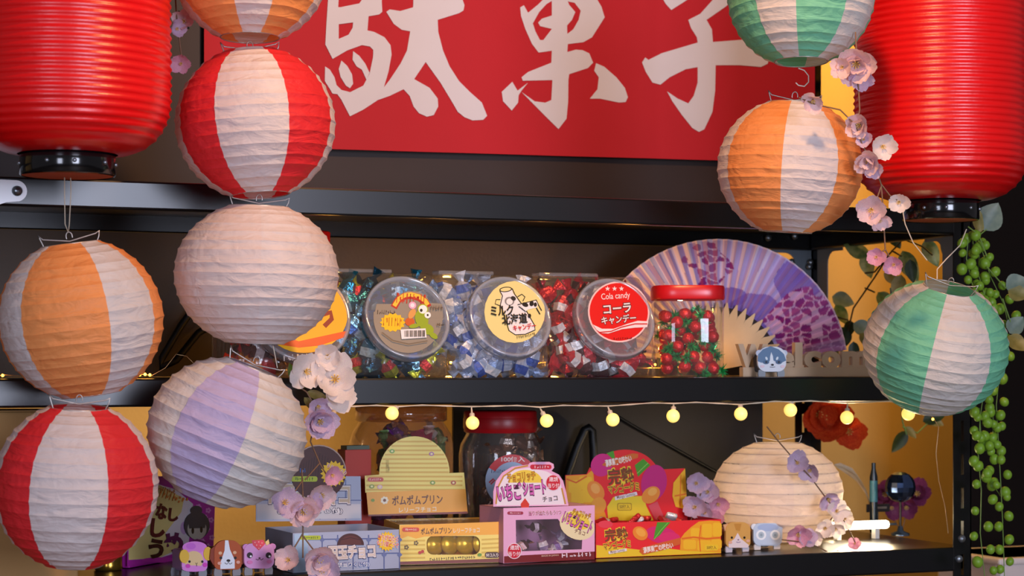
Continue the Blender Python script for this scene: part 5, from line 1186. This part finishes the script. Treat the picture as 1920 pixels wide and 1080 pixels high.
strands = [([(1822, 436), (1830, 500), (1848, 560), (1872, 640), (1884, 690)], 15, 13), ([(1815, 450), (1812, 485), (1822, 530), (1840, 575)], 12, 14), ([(1830, 436), (1858, 520), (1882, 570), (1893, 620)], 15, 14), ([(1826, 436), (1836, 480), (1832, 540), (1850, 590)], 14, 14),
    ([(1872, 640), (1874, 700), (1868, 760), (1872, 830), (1876, 900), (1880, 980), (1884, 1100)], 21, 14), ([(1850, 590), (1850, 700), (1838, 780), (1834, 850), (1840, 920), (1838, 1000), (1848, 1100)], 21, 15), ([(1838, 868), (1856, 900), (1876, 930)], 13, 10), ([(1862, 760), (1862, 810), (1858, 840), (1868, 868)], 12, 9), ([(1836, 765), (1838, 800), (1842, 850)], 9, 11)]
rd = random.Random(8)
for pts, step, off in strands:
    W_ = [at_Y(x, y, YP+rd.uniform(-.012, .012))-o0 for x, y in pts]
    build('vine_string', MB(grn_m).tube(W_, .0008, 5), pl)
    acc = 0; side = 1
    for k in range(len(W_)-1):
        seg = (W_[k+1]-W_[k]).length; ppm = F/3.1; n = max(1, int(seg*ppm/step))
        for j in range(n):
            p = W_[k].lerp(W_[k+1], (j+.5)/n); side = -side
            q = p+RT*(side*rd.uniform(.5, 1.05)*off/ppm)+Vector((0, rd.uniform(-.012, .004), rd.uniform(-.004, .004)))
            r = rd.uniform(.0062, .0088)
            if bme is None: o = build('bead_leaf', MB(bead).sphere((0, 0, 0), 1, 12, 8, None, (1, 1, 1.12)), pl); bme = o.data
            else: o = bpy.data.objects.new('bead_leaf', bme); COL.objects.link(o); o.parent = pl
            o.matrix_basis = T(*q) @ RY(rd.uniform(-.8, .8)) @ Matrix.Scale(r, 4)
# ------------------------------------------------------------------ things far back at the shelf end
YK = 3.19
p = at_Z(1688, 1004, ZB); s = depth(p)/F; mb_ = thing('mirror_ball', 'small blue mirror ball on a thin stand at the back of the bottom shelf', 'ornament', T(*p))
hb = at_Y(1690, 913, p.y).z-ZB
fac = MB(mat('#5a6f9a', .12, metal=.95, noise=.4, nscale=60, name='mirror facets')); fac.smooth = False
fac.sphere((0, 0, hb), 29*s, 16, 10); fac.sm = [False]*len(fac.f); build('ball', fac, mb_)
build('rod', MB(mat('#4a4038', .4, metal=.5)).tube([(0, 0, .003), (0, 0, hb-28*s)], .0022, 8), mb_)
build('base', MB(mat('#6a7a8a', .2, metal=.8)).lathe([(.016, 0), (.016, .004), (.006, .008), (.004, .016), (0, .018)], 20), mb_)
pv_ = at_Z(1640, 1000, ZB); 
vs_ = thing('slim_bottle', 'slim dark bottle standing beside the mirror ball', 'bottle', T(at_Y(1638, 960, pv_.y).x, pv_.y, ZB)); s = depth(pv_)/F
zb0 = at_Y(1638, 925, pv_.y).z-ZB; zb1 = at_Y(1638, 868, pv_.y).z-ZB
dk = mat('#16242a', .25, spec=.6)
build('bottle_body', MB(dk).lathe([(0, 0), (7*s, .001), (7.5*s, .01), (7.5*s, zb1*.8), (4*s, zb1*.92), (4*s, zb1)], 16), vs_)
build('bottle_label', MB(mat('#3f7a86', .4, noise=.3, nscale=60)).lathe([(7.8*s, zb1*.45), (7.8*s, zb1*.75)], 16), vs_)
tg = thing('shop_tag', 'small dark name tag on a stand beside the mirror ball', 'tag', T(at_Y(1647, 950, YK-.08).x, YK-.08, ZB)); s = depth(at_Y(1647, 950, YK-.08))/F
zt_ = at_Y(1647, 952, YK-.08).z-ZB
build('plate', MB(mat('#241a18', .5)).bbox((-25*s, 0, zt_-8*s), (25*s, .003, zt_+7*s), .0006), tg); build('plate_edge', MB(mat('#8a7a6a', .5)).box((-18*s, -.0006, zt_-2*s), (18*s, .0, zt_+2*s)), tg)
build('rod', MB(dk).tube([(0, .002, 0), (0, .002, zt_)], .0012, 6), tg)
garland('plum_flower', 'dark plum silk flowers behind the mirror ball', 'flower', [[(1690, 1000), (1700, 960), (1715, 930)], [(1690, 1000), (1670, 960), (1662, 925)]], [(1662, 925, 30, 'plum', None, dict(double=True)), (1718, 928, 32, 'plum', None, dict(double=True)), (1700, 950, 26, 'plum'), (1670, 950, 24, 'plum')], YK)
garland('orange_flower', 'large orange red silk flower hanging below the middle shelf end', 'flower', [[(1560, 740), (1562, 770), (1552, 790)]], [(1556, 785, 52, 'orange', None, dict(n=6, double=True)), (1590, 810, 40, 'orange', None, dict(seed=3)), (1536, 775, 40, 'orange', None, dict(seed=4))], YK+.03)
fe = thing('white_feather', 'white feather plume leaning at the back of the bottom shelf', 'feather', T(*at_Y(1640, 1000, YK-.03))); o0 = at_Y(1640, 1000, YK-.03)
mm = MB(leafmat('#e6d6b8', '#f4ead6', 30)); mm.smooth = True
spine = [(1640, 1000), (1634, 950), (1622, 915), (1604, 890), (1580, 876), (1566, 872)]
vs = []
for i, (x, y) in enumerate(spine):
    w = (3, 9, 12, 12, 8, 1)[i]
    for v in (-1, 0, 1): q = at_Y(x+v*w*.3, y+v*w, YK-.03)-o0; vs.append((q.x, q.y+.004*abs(v), q.z))
mm.add(vs, [(i*3+j, (i+1)*3+j, (i+1)*3+j+1, i*3+j+1) for i in range(5) for j in range(2)]); build('vane', mm, fe)
build('quill', MB(mat('#d8c49a', .5)).tube([at_Y(x, y, YK-.033)-o0 for x, y in spine], .0008, 5), fe)
hv = thing('leafy_vine', 'dark leaf sprig hanging under the middle shelf at the rack end', 'plant', T(*at_Y(1690, 760, YK))); o0 = at_Y(1690, 760, YK)
for st in ([(1690, 745), (1692, 790), (1700, 815)], [(1692, 800), (1720, 812), (1738, 795), (1752, 785)]): build('stem', MB(grn_m).tube([at_Y(x, y, YK)-o0 for x, y in st], .0014, 5), hv)
for a in ((1700, 808, 50, .5, 125, 'dark'), (1730, 790, 44, .6, -15, 'dark'), (1738, 784, 34, .6, 25, 'gold'), (1698, 800, 30, .5, 50, 'gold')): leaf_part(hv, o0, *a[:5], YK, a[5])
# white tub low beside the post
p = at_Y(1905, 1075, Y0+.25); bx = thing('storage_tub', 'white plastic tub beyond the rack post', 'tub', T(p.x, p.y, HC-.62))
z1 = at_Y(1905, 1046, Y0+.25).z-(HC-.62)
build('tub_body', MB(mat('#cdbfba', .5, noise=.04, nscale=10)).bbox((-.035, 0, 0), (.25, .2, z1), .012), bx)
build('tub_rim', MB(mat('#d8cac4', .45)).bbox((-.04, -.005, z1-.012), (.255, .205, z1), .004), bx)
st = thing('side_stool', 'brown wooden stool under the white plastic tub', 'stool', T(p.x, p.y, 0)); sw = mat('#6a3a22', .5, noise=.2, nscale=12)
build('stool_top', MB(sw).bbox((-.08, -.04, HC-.645), (.3, .24, HC-.62), .004), st)
for x in (-.06, .27):
    for y in (-.02, .21): build('leg', MB(sw).box((x, y, 0), (x+.025, y+.025, HC-.646)), st)
# hanging strings and hooks
cordw = mat('#b8a890', .5)
cord('hanging_string', [(132, 318), (133, 360), (130, 420), (128, 436), (122, 420), (121, 360), (121, 330)], Yl-.02, .0007, 'thin string loop between a red vinyl lantern and the orange lantern below it', 'string', cordw)
cord('hanging_string', [(1693, 398), (1697, 420), (1712, 455), (1735, 484), (1738, 488)], Y0-.2, .0009, 'thin clear wire falling from the red vinyl lantern ring', 'string', cordm)
cord('hanging_string', [(1757, 528), (1757, 505), (1775, 485), (1800, 460), (1812, 430)], Y0-.18, .0009, 'thin wire holding the lowest green and white lantern', 'string', cordm)
cord('s_hook', [(1497, 128), (1508, 132), (1516, 142), (1516, 154), (1508, 162), (1497, 160), (1492, 155)], Y0-.3, .0009, 'white wire hook under the green and white lantern at the banner end', 'hook', mat('#d8d4cc', .4, metal=.3))
cord('hanging_string', [(512, 648), (516, 668), (520, 690)], Yl, .0006, 'thin string between the plain pinkish lantern and the lavender lantern', 'string', cordm)
